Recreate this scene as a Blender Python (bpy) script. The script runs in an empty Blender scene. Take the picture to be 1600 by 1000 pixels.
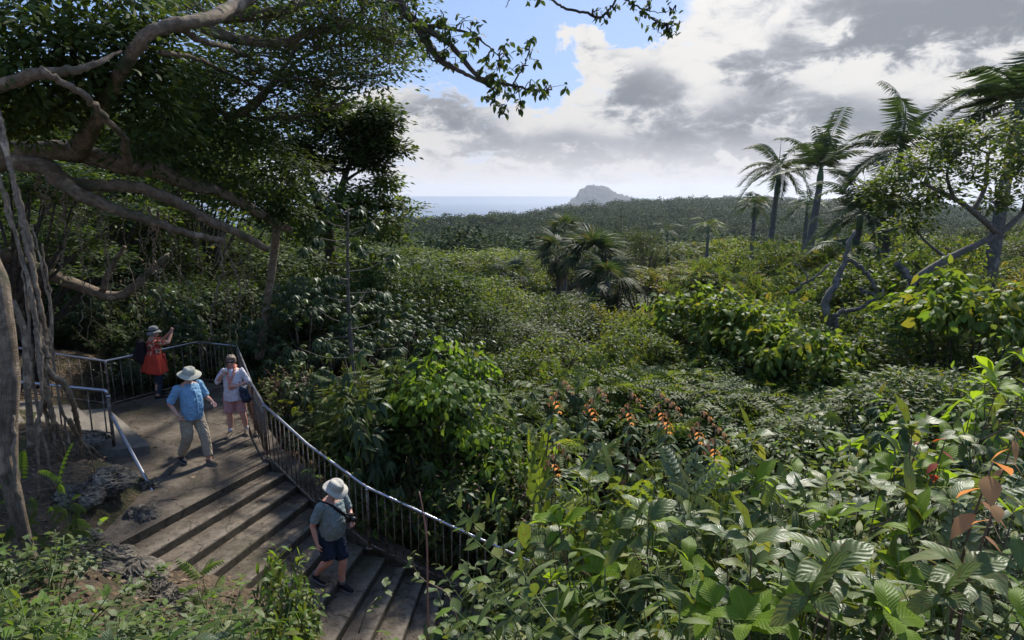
import bpy, math, random
import numpy as np
from mathutils import Vector, Matrix, Quaternion

SC = bpy.context.scene
COL = SC.collection
R_ = math.radians
# ------------------------------------------------------------------ camera
F = 1000.0                       # focal length in pixels of a 1600 wide frame
TILT = math.atan(195 / 1000)
CT, ST = math.cos(TILT), math.sin(TILT)
cam_d = bpy.data.cameras.new('camera'); cam = bpy.data.objects.new('camera', cam_d); COL.objects.link(cam)
cam_d.sensor_width = 36; cam_d.lens = 36 * F / 1600; cam_d.clip_start = .05; cam_d.clip_end = 90000
cam.rotation_euler = (math.pi / 2 - TILT, 0, 0); SC.camera = cam
# ------------------------------------------------------------------ render settings
SC.render.engine = 'CYCLES'
cy = SC.cycles
cy.max_bounces = 6; cy.diffuse_bounces = 3; cy.glossy_bounces = 2; cy.transmission_bounces = 4
cy.volume_bounces = 0; cy.transparent_max_bounces = 6
cy.sample_clamp_indirect = 4.0; cy.use_denoising = True
cy.caustics_reflective = False; cy.caustics_refractive = False
SC.view_settings.view_transform = 'Standard'; SC.view_settings.look = 'None'
SC.view_settings.exposure = 0.86; SC.view_settings.gamma = 1; SC.view_settings.use_curve_mapping = False
# ------------------------------------------------------------------ sun and sky
SUN_AZ, SUN_EL = R_(24), R_(44)   # azimuth clockwise from the view direction
to_sun = Vector((math.sin(SUN_AZ) * math.cos(SUN_EL), math.cos(SUN_AZ) * math.cos(SUN_EL), math.sin(SUN_EL)))
sd = bpy.data.lights.new('sun', 'SUN'); sd.energy = 4.1; sd.angle = R_(4); sd.color = (1, .95, .86)
sun = bpy.data.objects.new('sun', sd); COL.objects.link(sun)
sun.rotation_euler = to_sun.to_track_quat('Z', 'Y').to_euler()

class NT:
    """small helper to write node trees"""
    def __init__(s, tree): s.t = tree; s.n = tree.nodes; s.l = tree.links; s.n.clear()
    def node(s, typ, **kw):
        n = s.n.new(typ)
        for k, v in kw.items(): setattr(n, k, v)
        return n
    def put(s, sock, v):
        if isinstance(v, bpy.types.NodeSocket): s.l.new(v, sock)
        elif isinstance(v, (tuple, list)) and len(v) == 3 and len(sock.default_value) == 4: sock.default_value = (*v, 1)
        else: sock.default_value = v
    def math(s, op, a, b=0.0, c=None, clamp=False):
        n = s.node('ShaderNodeMath', operation=op, use_clamp=clamp); s.put(n.inputs[0], a); s.put(n.inputs[1], b)
        if c is not None: s.put(n.inputs[2], c)
        return n.outputs[0]
    def vmath(s, op, a, b=(0, 0, 0)):
        n = s.node('ShaderNodeVectorMath', operation=op); s.put(n.inputs[0], a); s.put(n.inputs[1], b)
        return n.outputs['Value'] if op in ('DOT_PRODUCT', 'LENGTH') else n.outputs[0]
    def mix(s, f, a, b, typ='MIX'):
        n = s.node('ShaderNodeMix', data_type='RGBA', blend_type=typ); s.put(n.inputs['Factor'], f)
        s.put(n.inputs[6], a); s.put(n.inputs[7], b); return n.outputs[2]
    def noise(s, vec, scale, detail=4, rough=.55, dist=0, out='Fac'):
        n = s.node('ShaderNodeTexNoise')
        if vec is not None: s.put(n.inputs['Vector'], vec)
        n.inputs['Scale'].default_value = scale; n.inputs['Detail'].default_value = detail
        n.inputs['Roughness'].default_value = rough; n.inputs['Distortion'].default_value = dist
        return n.outputs[out]
    def ramp(s, f, stops, interp='LINEAR'):
        n = s.node('ShaderNodeValToRGB'); s.put(n.inputs[0], f); r = n.color_ramp; r.interpolation = interp
        while len(r.elements) > 1: r.elements.remove(r.elements[-1])
        for i, (p, c) in enumerate(stops):
            e = r.elements[0] if i == 0 else r.elements.new(p)
            e.position = p; e.color = (*c, 1) if isinstance(c, tuple) else (c, c, c, 1)
        return n.outputs[0]
    def range(s, v, a, b, c=0., d=1., smooth=False):
        n = s.node('ShaderNodeMapRange'); n.clamp = True
        if smooth: n.interpolation_type = 'SMOOTHSTEP'
        s.put(n.inputs[0], v)
        for i, q in enumerate((a, b, c, d)): s.put(n.inputs[1 + i], q)
        return n.outputs[0]

def ray(px, py):
    u = (px - 800) / F; v = (500 - py) / F
    return np.array((u, CT + v * ST, -ST + v * CT))
def W(px, py, z):                # the point of height z seen there
    r = ray(px, py); return r * (z / r[2])
def D(px, py, d):                # the point at distance d ahead
    r = ray(px, py); return r * (d / r[1])

world = bpy.data.worlds.new('World'); SC.world = world; world.use_nodes = True
world.cycles.sampling_method = 'MANUAL'; world.cycles.sample_map_resolution = 512
nt = NT(world.node_tree)
sky = nt.node('ShaderNodeTexSky', sky_type='NISHITA', sun_disc=False, sun_elevation=SUN_EL, sun_rotation=SUN_AZ,
              altitude=100, air_density=1.0, dust_density=1.5, ozone_density=2.0)
dirn = nt.node('ShaderNodeTexCoord').outputs['Generated']
sep = nt.node('ShaderNodeSeparateXYZ'); nt.put(sep.inputs[0], dirn)
X, Y, Z = sep.outputs
den = nt.math('ADD', nt.math('MAXIMUM', Z, 0.0), .16)
cmb = nt.node('ShaderNodeCombineXYZ')
nt.put(cmb.inputs[0], nt.math('DIVIDE', X, den)); nt.put(cmb.inputs[1], nt.math('DIVIDE', Y, den)); nt.put(cmb.inputs[2], nt.math('MULTIPLY', Z, 2.0))
cp = cmb.outputs[0]
n1 = nt.noise(cp, 1.9, 9, .62, .2)
n2 = nt.noise(nt.vmath('ADD', cp, (3.7, 1.2, 5)), 5.0, 8, .66, .5)
dsc = nt.vmath('MULTIPLY', dirn, (1, 1, 1.9))
n3 = nt.noise(dsc, 7, 7, .62, .5)
n4 = nt.noise(nt.vmath('ADD', dsc, (9, 2, 4)), 18, 8, .64, .3)
vor = nt.node('ShaderNodeTexVoronoi', feature='SMOOTH_F1'); nt.put(vor.inputs['Vector'], nt.vmath('ADD', dsc, nt.vmath('MULTIPLY', nt.noise(dsc, 9, 6, .6, 0, 'Color'), (.09, .09, .09)))); vor.inputs['Scale'].default_value = 13; vor.inputs['Smoothness'].default_value = .25
puff = nt.math('SUBTRACT', .42, vor.outputs['Distance'])
# cloud masses: where they stand in the sky (bearing slope, height slope, half widths, weight)
Yp = nt.math('MAXIMUM', Y, .02)
Uw = nt.math('ADD', nt.math('DIVIDE', X, Yp), nt.math('MULTIPLY', nt.math('SUBTRACT', n3, .5), .20))
Vw = nt.math('ADD', nt.math('DIVIDE', Z, Yp), nt.math('MULTIPLY', nt.math('SUBTRACT', n4, .5), .14))
def field(blobs):
    acc = 0.0
    for bx_, by_, rx, ry, w in blobs:
        r = ray(bx_, by_); u0, v0 = r[0] / r[1], r[2] / r[1]
        du = nt.math('DIVIDE', nt.math('SUBTRACT', Uw, u0), rx / F * 1.1); dv = nt.math('DIVIDE', nt.math('SUBTRACT', Vw, v0), ry / F * 1.1)
        q = nt.math('ADD', nt.math('MULTIPLY', du, du), nt.math('MULTIPLY', dv, dv))
        acc = nt.math('ADD', nt.math('MULTIPLY', nt.math('POWER', 2.718, nt.math('MULTIPLY', q, -1.0)), w), acc)
    return acc
fwd = nt.range(Y, .15, .4)
# thin bright cloud: how much of the blue it covers
cover = field([(1330, 120, 330, 150, .75), (1060, 190, 100, 70, .40), (905, 65, 30, 50, .62), (890, 235, 190, 60, .60), (680, 185, 130, 62, .62), (1500, 60, 300, 120, .5), (1000, 100, 70, 40, .4), (770, 70, 110, 85, -.6), (850, 130, 40, 40, -.25), (900, 135, 22, 14, .40), (590, 20, 200, 60, -.2), (950, 15, 90, 34, -.6), (1000, 60, 24, 16, -.3), (1290, 95, 50, 14, -.55), (1010, 45, 40, 16, -.4), (1270, 110, 22, 10, -.4), (1560, 150, 60, 14, -.5), (1080, 75, 26, 12, -.4), (690, 0, 60, 26, .3)])
# thick grey cloud bodies
body = field([(1450, 25, 200, 55, .80), (1560, 10, 90, 40, .40), (1175, 185, 80, 42, .62), (1330, 120, 60, 30, -.25), (1110, 120, 40, 30, -.2), (1060, 205, 60, 50, .38), (1195, 95, 60, 30, .48), (905, 238, 105, 28, .60), (680, 165, 85, 28, .48), (1330, 200, 85, 32, .40), (1500, 190, 130, 34, .36), (1190, 238, 60, 12, .45), (1000, 130, 40, 26, .42), (960, 95, 20, 16, .3), (760, 205, 60, 20, .3), (1300, 160, 60, 22, .36), (1400, 260, 200, 22, .25), (740, 235, 90, 18, .25), (1030, 150, 40, 30, .3), (905, 60, 14, 22, .25)])
c1 = nt.math('ADD', nt.math('MULTIPLY', nt.math('SUBTRACT', n1, .5), 1.2), nt.math('MULTIPLY', nt.math('SUBTRACT', n2, .5), .5))
cov = nt.math('ADD', nt.math('ADD', nt.math('MULTIPLY', cover, fwd), c1), nt.math('MULTIPLY', puff, .45))
alpha = nt.range(cov, .10, .42, 0, 1, True)
thick = nt.math('ADD', nt.math('MULTIPLY', body, fwd), nt.math('ADD', nt.math('MULTIPLY', nt.math('SUBTRACT', n4, .5), 1.9), nt.math('MULTIPLY', nt.math('SUBTRACT', n3, .5), .5)))
thick = nt.math('ADD', nt.math('MULTIPLY', thick, 1.12), nt.math('MULTIPLY', puff, -.38))
cloudc = nt.ramp(thick, [(0.0, (.90, .88, .86)), (.18, (.86, .845, .83)), (.34, (.70, .705, .73)), (.50, (.46, .48, .52)), (.72, (.33, .35, .39)), (1.0, (.27, .29, .33))], 'B_SPLINE')
edge = nt.range(cov, .16, .42, 1, 0, True)
cloudc = nt.mix(nt.math('MULTIPLY', edge, .6), cloudc, (1.02, 1.0, .97))
sd_ = nt.vmath('DOT_PRODUCT', dirn, tuple(to_sun))
glow = nt.math('ADD', nt.math('MULTIPLY', nt.math('POWER', nt.math('MAXIMUM', sd_, 0.0), 7.0), .60), .76)
cloudc = nt.mix(1.0, cloudc, glow, 'MULTIPLY')
cloudc = nt.mix(1.0, cloudc, (4.95, 4.95, 4.95), 'MULTIPLY')
skyc = nt.mix(.8, sky.outputs[0], (1.15, 1.95, 3.9))
skyc = nt.mix(alpha, skyc, cloudc)
hz = nt.range(Z, .02, .105, 1, 0, True)
hz = nt.math('MULTIPLY', hz, nt.math('ADD', .80, nt.math('MULTIPLY', nt.math('SUBTRACT', n1, .5), .5)))
skyc = nt.mix(hz, skyc, (3.7, 3.6, 3.65))
bg = nt.node('ShaderNodeBackground'); nt.put(bg.inputs[0], skyc); bg.inputs[1].default_value = .118
out = nt.node('ShaderNodeOutputWorld'); nt.l.new(bg.outputs[0], out.inputs[0])

rng = np.random.default_rng(7)
random.seed(7)
# ================================================================== materials
MAT = {}
def newmat(name):
    m = bpy.data.materials.new(name); m.use_nodes = True; MAT[name] = m
    return m, NT(m.node_tree)
def finish(n, shader, disp=None):
    o = n.node('ShaderNodeOutputMaterial'); n.l.new(shader, o.inputs[0])
def bumpn(n, h, strength, dist=.02):
    b = n.node('ShaderNodeBump'); b.inputs['Strength'].default_value = strength; b.inputs['Distance'].default_value = dist
    n.put(b.inputs['Height'], h); return b.outputs[0]
def princ(n, col, rough=.6, metal=0., spec=.5, normal=None):
    p = n.node('ShaderNodeBsdfPrincipled'); n.put(p.inputs['Base Color'], col); n.put(p.inputs['Roughness'], rough)
    n.put(p.inputs['Metallic'], metal); n.put(p.inputs['Specular IOR Level'], spec)
    if normal is not None: n.put(p.inputs['Normal'], normal)
    return p.outputs[0]

def leafmat(name, a, b, c=None, rough=.42, trans=.42, veins=0, spec=.5, tcol=None, blotch=0.0, yellow=0.0, ns=1.1, nk=.5):
    """two greens mixed leaf by leaf, pale veins from the leaf's own uv, light let through"""
    m, n = newmat(name)
    geo = n.node('ShaderNodeNewGeometry'); oi = n.node('ShaderNodeObjectInfo')
    isl = geo.outputs['Random Per Island']
    col = n.mix(isl, a, b)
    if c is not None:
        col = n.mix(n.range(isl, .86, .90), col, c)
    col = n.mix(n.range(oi.outputs['Random'], 0, 1, .0, .35), col, tuple(.5 * (p + q) * 1.2 for p, q in zip(a, b)))
    oc = n.node('ShaderNodeTexCoord').outputs['Object']
    col = n.mix(n.math('MULTIPLY', n.range(n.noise(oc, ns, 4), .35, .65), nk), col, tuple(x * .62 for x in a))
    nrm = None
    if yellow: col = n.mix(n.range(n.noise(oc, .8, 2), .55, .68, 0, yellow), col, (.24, .20, .03))
    if veins:
        uv = n.node('ShaderNodeUVMap'); s = n.node('ShaderNodeSeparateXYZ'); n.put(s.inputs[0], uv.outputs[0])
        ax = n.math('ABSOLUTE', n.math('SUBTRACT', s.outputs[0], .5))
        ph = n.math('SUBTRACT', n.math('MULTIPLY', s.outputs[1], veins), n.math('MULTIPLY', ax, veins * .55))
        tri = n.math('PINGPONG', ph, .5)
        side = n.range(tri, .0, .10, 1, 0, True)
        mid = n.range(ax, .012, .04, 1, 0, True)
        v = n.math('MAXIMUM', mid, n.math('MULTIPLY', side, .6))
        col = n.mix(n.math('MULTIPLY', v, .26), col, tuple(min(1, x * 2.2 + .03) for x in b))
        h = n.math('ADD', n.math('MULTIPLY', n.range(tri, 0, .5, 0, 1, True), 1.0), n.math('MULTIPLY', n.noise(oc, 60, 2), .3))
        nrm = bumpn(n, h, .28, .005)
        if blotch:
            eg = n.math('ADD', n.math('MULTIPLY', ax, 1.6), n.math('MULTIPLY', n.noise(oc, 14, 4), .9)); col = n.mix(n.range(eg, 1.18, 1.26, 0, blotch * .8), col, (.16, .10, .03))
            col = n.mix(n.range(n.noise(oc, 22, 3), .60, .66, 0, blotch), col, (.10, .07, .02))
    p = princ(n, col, rough, 0, spec, nrm)
    t = n.node('ShaderNodeBsdfTranslucent')
    tc = n.mix(1.0, col, tcol or (1.75, 1.6, .85), 'MULTIPLY'); n.put(t.inputs[0], tc)
    if nrm is not None: n.put(t.inputs['Normal'], nrm)
    mx = n.node('ShaderNodeMixShader'); mx.inputs[0].default_value = trans
    n.l.new(p, mx.inputs[1]); n.l.new(t.outputs[0], mx.inputs[2])
    finish(n, mx.outputs[0]); return m

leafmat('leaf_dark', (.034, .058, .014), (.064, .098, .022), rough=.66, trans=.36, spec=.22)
leafmat('leaf_gloss', (.034, .060, .020), (.060, .094, .030), rough=.48, trans=.30, spec=.32)
leafmat('leaf_mid', (.050, .084, .016), (.090, .135, .024), (.15, .14, .03), trans=.45, rough=.58, spec=.3)
leafmat('leaf_grey', (.046, .070, .020), (.082, .112, .032), (.13, .11, .045), trans=.38, rough=.6, spec=.28)
leafmat('leaf_bright', (.085, .130, .018), (.14, .19, .026), (.22, .20, .03), trans=.50, rough=.55, spec=.3)
leafmat('leaf_yellow', (.11, .125, .022), (.18, .17, .035), (.25, .15, .04), trans=.42, rough=.6, spec=.28)
leafmat('leaf_lime', (.09, .17, .018), (.14, .22, .03), trans=.50, veins=10, rough=.5, spec=.35)
leafmat('leaf_big', (.070, .112, .024), (.112, .158, .032), (.17, .19, .03), rough=.42, trans=.38, veins=11, spec=.42, blotch=.8)
leafmat('leaf_silver', (.085, .12, .050), (.125, .165, .072), (.17, .17, .05), rough=.42, trans=.34, veins=12, spec=.5)
leafmat('leaf_biglime', (.13, .21, .015), (.18, .27, .02), rough=.5, trans=.55, veins=10, spec=.3)
leafmat('leaf_shrub', (.062, .096, .022), (.108, .15, .032), (.17, .18, .04), rough=.45, trans=.38, veins=7, blotch=.6, spec=.38)
leafmat('leaf_bluish', (.060, .095, .034), (.10, .145, .052), (.15, .17, .06), rough=.45, trans=.34, veins=6, spec=.4, blotch=.6)
leafmat('leaf_palm', (.028, .052, .022), (.050, .080, .030), (.10, .09, .045), rough=.62, trans=.34, spec=.25)
leafmat('leaf_orange', (.50, .22, .10), (.40, .26, .10), rough=.4, trans=.5, tcol=(1.6, 1.3, .9))
leafmat('leaf_rust', (.14, .07, .05), (.22, .12, .08), rough=.6, trans=.3, tcol=(1.2, 1, .9))
leafmat('leaf_red', (.42, .06, .03), (.35, .10, .04), rough=.45, trans=.5, tcol=(1.5, 1., .8))
leafmat('leaf_litter', (.09, .05, .025), (.20, .13, .075), (.30, .20, .12), rough=.8, trans=.1)
leafmat('leaf_far', (.026, .050, .020), (.062, .088, .032), (.12, .12, .05), rough=.8, trans=.15, spec=.1, ns=.09, nk=.9)
leafmat('leaf_purple', (.10, .045, .055), (.16, .075, .07), rough=.6, trans=.25, tcol=(1.2, 1, 1))

def simplemat(name, col, rough=.6, metal=0, spec=.5, var=.25, scale=8, bump=.2, bscale=40, bdist=.01, col2=None):
    m, n = newmat(name); oc = n.node('ShaderNodeTexCoord').outputs['Object']
    f = n.noise(oc, scale, 6, .6)
    c = n.mix(n.range(f, .35, .68), col, col2 or tuple(x * (1 - var) for x in col))
    nr = bumpn(n, n.noise(oc, bscale, 4), bump, bdist)
    finish(n, princ(n, c, rough, metal, spec, nr)); return m

def barkmat(name, a, b, scale=9, stretch=.25, bump=.8, moss=None, bdist=.03):
    m, n = newmat(name); tc = n.node('ShaderNodeTexCoord').outputs['Object']
    uv = n.node('ShaderNodeUVMap').outputs[0]
    f = n.noise(tc, scale, 8, .68, .4); g = n.noise(n.vmath('MULTIPLY', uv, (14, 3.0, 1)), 2.2, 6, .65, .8)
    rings = n.noise(n.vmath('MULTIPLY', uv, (1.2, 34, 1)), 1.6, 4, .6, .6)
    c = n.mix(n.range(f, .38, .64), a, b)
    c = n.mix(n.range(g, .45, .62, 0, .55), c, tuple(x * .45 for x in a))
    c = n.mix(n.range(n.noise(tc, scale * .35, 3), .58, .66, 0, .6), c, tuple(min(.6, x * 1.6) for x in b))
    if moss: c = n.mix(n.range(n.noise(tc, 2.2, 5), .52, .64, 0, .8), c, moss)
    h = n.math('ADD', n.math('ADD', f, g), n.math('MULTIPLY', rings, .6))
    finish(n, princ(n, c, .85, 0, .25, bumpn(n, h, bump, bdist))); return m
barkmat('bark_banyan', (.13, .095, .065), (.27, .21, .15), moss=(.05, .06, .03))
barkmat('bark_root', (.15, .11, .075), (.33, .26, .18), scale=14, bdist=.015)
barkmat('bark_dark', (.055, .045, .035), (.11, .09, .07))
barkmat('bark_grey', (.10, .088, .072), (.22, .195, .165), moss=(.09, .10, .07))
barkmat('bark_palm', (.10, .09, .075), (.19, .175, .15), stretch=4)
simplemat('crownshaft', (.10, .15, .05), .5)
simplemat('stem_green', (.10, .14, .04), .5)
simplemat('stem_brown', (.12, .075, .045), .7)
simplemat('stem_red', (.24, .10, .07), .55)

# ground: leaf litter, soil and rock showing through
m, n = newmat('ground'); tc = n.node('ShaderNodeTexCoord').outputs['Object']
f1 = n.noise(tc, 1.3, 9, .7, .5); f2 = n.noise(tc, 11, 6, .7); vo = n.node('ShaderNodeTexVoronoi'); n.put(vo.inputs['Vector'], tc); vo.inputs['Scale'].default_value = 16
c = n.mix(n.range(f1, .4, .6), (.045, .032, .020), (.10, .075, .05))
c = n.mix(n.range(f2, .5, .62, 0, .8), c, (.17, .115, .065))
c = n.mix(n.range(n.noise(tc, .7, 5), .5, .62, 0, .7), c, (.035, .05, .018))
far = n.range(n.vmath('LENGTH', tc), 35, 70); c = n.mix(far, c, n.mix(n.noise(tc, .05, 6), (.018, .03, .012), (.035, .05, .02)))
h = n.math('ADD', n.math('MULTIPLY', vo.outputs['Distance'], .8), n.math('ADD', f1, f2))
finish(n, princ(n, c, .95, 0, .2, bumpn(n, h, .9, .06)))
# rock: pitted limestone with moss
m, n = newmat('rock'); tc = n.node('ShaderNodeTexCoord').outputs['Object']
f1 = n.noise(tc, 3.5, 9, .72, .6); f2 = n.noise(tc, 18, 6, .7)
c = n.mix(n.range(f1, .38, .62), (.10, .085, .065), (.30, .26, .205)); c = n.mix(n.range(f2, .52, .6, 0, .7), c, (.045, .038, .028))
c = n.mix(n.range(n.noise(tc, 1.6, 5), .53, .62, 0, .75), c, (.05, .055, .018))
finish(n, princ(n, c, .95, 0, .2, bumpn(n, n.math('ADD', f1, f2), 1.0, .06)))
# old concrete with dirt, moss and a worn pale nosing where the mesh says so (uv v = 1 at the edge)
m, n = newmat('concrete'); tc = n.node('ShaderNodeTexCoord').outputs['Object']
uvs = n.node('ShaderNodeSeparateXYZ'); n.put(uvs.inputs[0], n.node('ShaderNodeUVMap').outputs[0])
f1 = n.noise(tc, 1.6, 9, .7, .4); f2 = n.noise(tc, 9, 7, .75); f3 = n.noise(tc, 55, 4, .7)
c = n.mix(n.range(f1, .38, .62), (.062, .048, .034), (.175, .14, .104))
c = n.mix(n.range(f2, .46, .66, 0, .7), c, (.05, .038, .028)); c = n.mix(n.range(f3, .5, .68, 0, .55), c, (.22, .19, .15))
c = n.mix(n.math('MULTIPLY', n.range(uvs.outputs[1], .62, .98), n.range(f2, .62, .42)), c, (.21, .175, .135))
c = n.mix(n.range(n.noise(tc, .9, 6, .65), .56, .66, 0, .6), c, (.045, .045, .018))
ck = n.node('ShaderNodeTexVoronoi', feature='DISTANCE_TO_EDGE'); n.put(ck.inputs['Vector'], n.vmath('ADD', tc, n.vmath('MULTIPLY', n.noise(tc, 3, 5, .6, 0, 'Color'), (.5, .5, .5)))); ck.inputs['Scale'].default_value = .8
c = n.mix(n.range(ck.outputs['Distance'], .004, .014, .75, 0), c, (.025, .02, .015))
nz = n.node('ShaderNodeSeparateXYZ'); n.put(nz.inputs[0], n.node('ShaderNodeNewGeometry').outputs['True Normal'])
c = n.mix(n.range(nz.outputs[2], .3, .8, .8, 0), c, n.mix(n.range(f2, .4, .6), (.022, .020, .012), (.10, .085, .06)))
finish(n, princ(n, c, .93, 0, .25, bumpn(n, n.math('ADD', f2, f3), .75, .02)))
m, n = newmat('concrete_pale'); tc = n.node('ShaderNodeTexCoord').outputs['Object']
f1 = n.noise(tc, 2.2, 8, .7, .4); f2 = n.noise(tc, 12, 7, .75); f3 = n.noise(tc, 60, 4, .7)
c = n.mix(n.range(f1, .36, .64), (.14, .12, .10), (.22, .195, .16)); c = n.mix(n.range(f2, .50, .66, 0, .6), c, (.09, .075, .058))
finish(n, princ(n, c, .93, 0, .25, bumpn(n, n.math('ADD', f2, f3), .6, .015)))
m, n = newmat('steel'); tc = n.node('ShaderNodeTexCoord').outputs['Object']
f = n.noise(tc, 14, 6, .7); g = n.noise(tc, 2.5, 4)
c = n.mix(n.range(f, .55, .66), (.46, .46, .50), (.24, .21, .18))
finish(n, princ(n, c, n.range(g, .3, .7, .24, .42), n.range(f, .58, .68, .95, .3), .5, bumpn(n, f, .1, .004)))
m, n = newmat('rusty'); tc = n.node('ShaderNodeTexCoord').outputs['Object']
f = n.noise(tc, 9, 7, .75); g = n.noise(tc, 34, 4, .7)
c = n.mix(n.range(f, .42, .56), (.10, .07, .05), (.22, .18, .14)); c = n.mix(n.range(g, .60, .66), c, (.48, .46, .42)); c = n.mix(n.range(n.noise(tc, 5, 3), .56, .64), c, (.07, .035, .02))
finish(n, princ(n, c, .75, .25, .4, bumpn(n, f, .5, .006)))
# sea
m, n = newmat('sea'); tc = n.node('ShaderNodeTexCoord').outputs['Object']
c = n.mix(n.range(n.noise(n.vmath('MULTIPLY', tc, (.25, 1, 1)), .0022, 6), .4, .6), (.030, .065, .11), (.05, .09, .14))
finish(n, princ(n, c, .38, 0, .35, bumpn(n, n.noise(tc, .05, 6, .6), .6, 1.0)))
simplemat('mountain', (.020, .026, .020), .95, var=.5, scale=.02, bump=.5, bscale=.05, bdist=5, col2=(.06, .06, .05), spec=.1)
# cloth and skin
def cloth(name, col, var=.12, scale=6, rough=.85, col2=None, weave=.25):
    m, n = newmat(name); oc = n.node('ShaderNodeTexCoord').outputs['Object']
    c = n.mix(n.range(n.noise(oc, scale, 4), .35, .65), col, col2 or tuple(x * (1 - var) for x in col))
    h = n.math('ADD', n.math('MULTIPLY', n.noise(oc, 9, 3, .5, 1.2), 1.0), n.math('MULTIPLY', n.noise(oc, 260, 2), .08))
    finish(n, princ(n, c, rough, 0, .25, bumpn(n, h, weave * 2.4, .03))); return m
def skinm(name, col):
    m, n = newmat(name); oc = n.node('ShaderNodeTexCoord').outputs['Object']
    c = n.mix(n.range(n.noise(oc, 12, 4), .3, .7), col, tuple(x * y for x, y in zip(col, (1.05, .80, .74))))
    p = n.node('ShaderNodeBsdfPrincipled'); n.put(p.inputs['Base Color'], c); p.inputs['Roughness'].default_value = .5
    p.inputs['Subsurface Weight'].default_value = .15; p.inputs['Subsurface Radius'].default_value = (.01, .004, .002)
    n.put(p.inputs['Normal'], bumpn(n, n.noise(oc, 90, 3), .15, .003)); finish(n, p.outputs[0])
skinm('skin_pale', (.50, .31, .23)); skinm('skin_pink', (.56, .33, .25))
cloth('blue_shirt', (.22, .40, .58), .2); cloth('khaki', (.40, .33, .235), .2); cloth('hat_cream', (.50, .48, .38), .15); cloth('hat_band', (.40, .40, .34))
cloth('grey_tee', (.22, .27, .27), .2); cloth('navy', (.022, .030, .055), .3); cloth('hat_beige', (.46, .43, .37), .15); cloth('shoe_dark', (.03, .03, .033)); cloth('shoe_brown', (.17, .13, .09), .3)
cloth('sole', (.18, .17, .16)); cloth('white_linen', (.66, .62, .66), .12); cloth('pink_short', (.56, .30, .30), .18); cloth('sock', (.68, .66, .66)); cloth('bag_navy', (.030, .045, .075), .3, rough=.5)
cloth('hat_grey', (.24, .245, .24), .15); cloth('black_cloth', (.014, .014, .016)); cloth('red_jacket', (.52, .055, .030), .25); cloth('jeans', (.035, .05, .075), .35); cloth('white_paper', (.75, .75, .76))
simplemat('hair_brown', (.24, .165, .12), .55, var=.5, scale=40, bump=1.0, bscale=70, bdist=.01); simplemat('hair_grey', (.30, .28, .26), .6, var=.4, scale=40, bump=.8, bscale=80)
simplemat('black_plastic', (.012, .012, .013), .35, var=.1); simplemat('lens_glass', (.01, .01, .015), .08, var=.1)
simplemat('lip', (.42, .16, .14), .5); simplemat('eye_white', (.7, .68, .66), .3); simplemat('iris_dark', (.03, .02, .015), .2)
m, n = newmat('scarf'); oc = n.node('ShaderNodeTexCoord').outputs['Object']
w = n.node('ShaderNodeTexWave'); n.put(w.inputs['Vector'], oc); w.inputs['Scale'].default_value = 9; w.inputs['Distortion'].default_value = 4
c = n.ramp(w.outputs['Fac'], [(0, (.60, .12, .08)), (.4, (.66, .30, .14)), (.6, (.62, .50, .42)), (.8, (.5, .16, .2)), (1, (.6, .25, .2))])
finish(n, princ(n, c, .8, 0, .2))
m, n = newmat('floral'); oc = n.node('ShaderNodeTexCoord').outputs['Object']
vo = n.node('ShaderNodeTexVoronoi'); n.put(vo.inputs['Vector'], oc); vo.inputs['Scale'].default_value = 26
s = n.node('ShaderNodeSeparateColor'); n.put(s.inputs[0], vo.outputs['Color'])
c = n.ramp(s.outputs[0], [(0, (.45, .06, .04)), (.3, (.03, .02, .03)), (.45, (.55, .36, .26)), (.62, (.40, .05, .06)), (.8, (.16, .14, .05)), (.9, (.5, .2, .1))], 'CONSTANT')
finish(n, princ(n, c, .8, 0, .2))

# ================================================================== mesh helpers
class MB:
    """collects vertices, faces and a uv per vertex; built as ONE mesh object"""
    def __init__(s): s.V = []; s.U = []; s.F = []; s.n = 0
    def add(s, V, faces, U=None, mi=0):
        V = np.asarray(V, dtype=np.float64).reshape(-1, 3)
        if U is None: U = np.zeros((len(V), 2))
        s.V.append(V); s.U.append(np.asarray(U, dtype=np.float64))
        for f in faces:
            if len(f): s.F.append((np.asarray(f, dtype=np.int64) + s.n, mi))
        s.n += len(V)
    def mesh(s, name, mats, smooth=True):
        V = np.concatenate(s.V); U = np.concatenate(s.U)
        me = bpy.data.meshes.new(name)
        me.vertices.add(len(V)); me.vertices.foreach_set('co', V.astype(np.float32).ravel())
        idx = np.concatenate([f.ravel() for f, _ in s.F]); tot = np.concatenate([np.full(len(f), f.shape[1]) for f, _ in s.F])
        mi = np.concatenate([np.full(len(f), m) for f, m in s.F])
        st = np.concatenate(([0], np.cumsum(tot)[:-1]))
        me.loops.add(len(idx)); me.loops.foreach_set('vertex_index', idx.astype(np.int32))
        me.polygons.add(len(tot)); me.polygons.foreach_set('loop_start', st.astype(np.int32)); me.polygons.foreach_set('loop_total', tot.astype(np.int32))
        me.polygons.foreach_set('material_index', mi.astype(np.int32)); me.polygons.foreach_set('use_smooth', np.full(len(tot), smooth))
        uvl = me.uv_layers.new(name='UVMap'); uvl.data.foreach_set('uv', U[idx].astype(np.float32).ravel())
        for m in (mats if isinstance(mats, (list, tuple)) else [mats]): me.materials.append(MAT[m])
        me.update(calc_edges=True); me.validate()
        return me
    def build(s, name, mats, parent=None, smooth=True):
        o = bpy.data.objects.new(name, s.mesh(name, mats, smooth)); COL.objects.link(o); o.parent = parent
        return o

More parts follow.
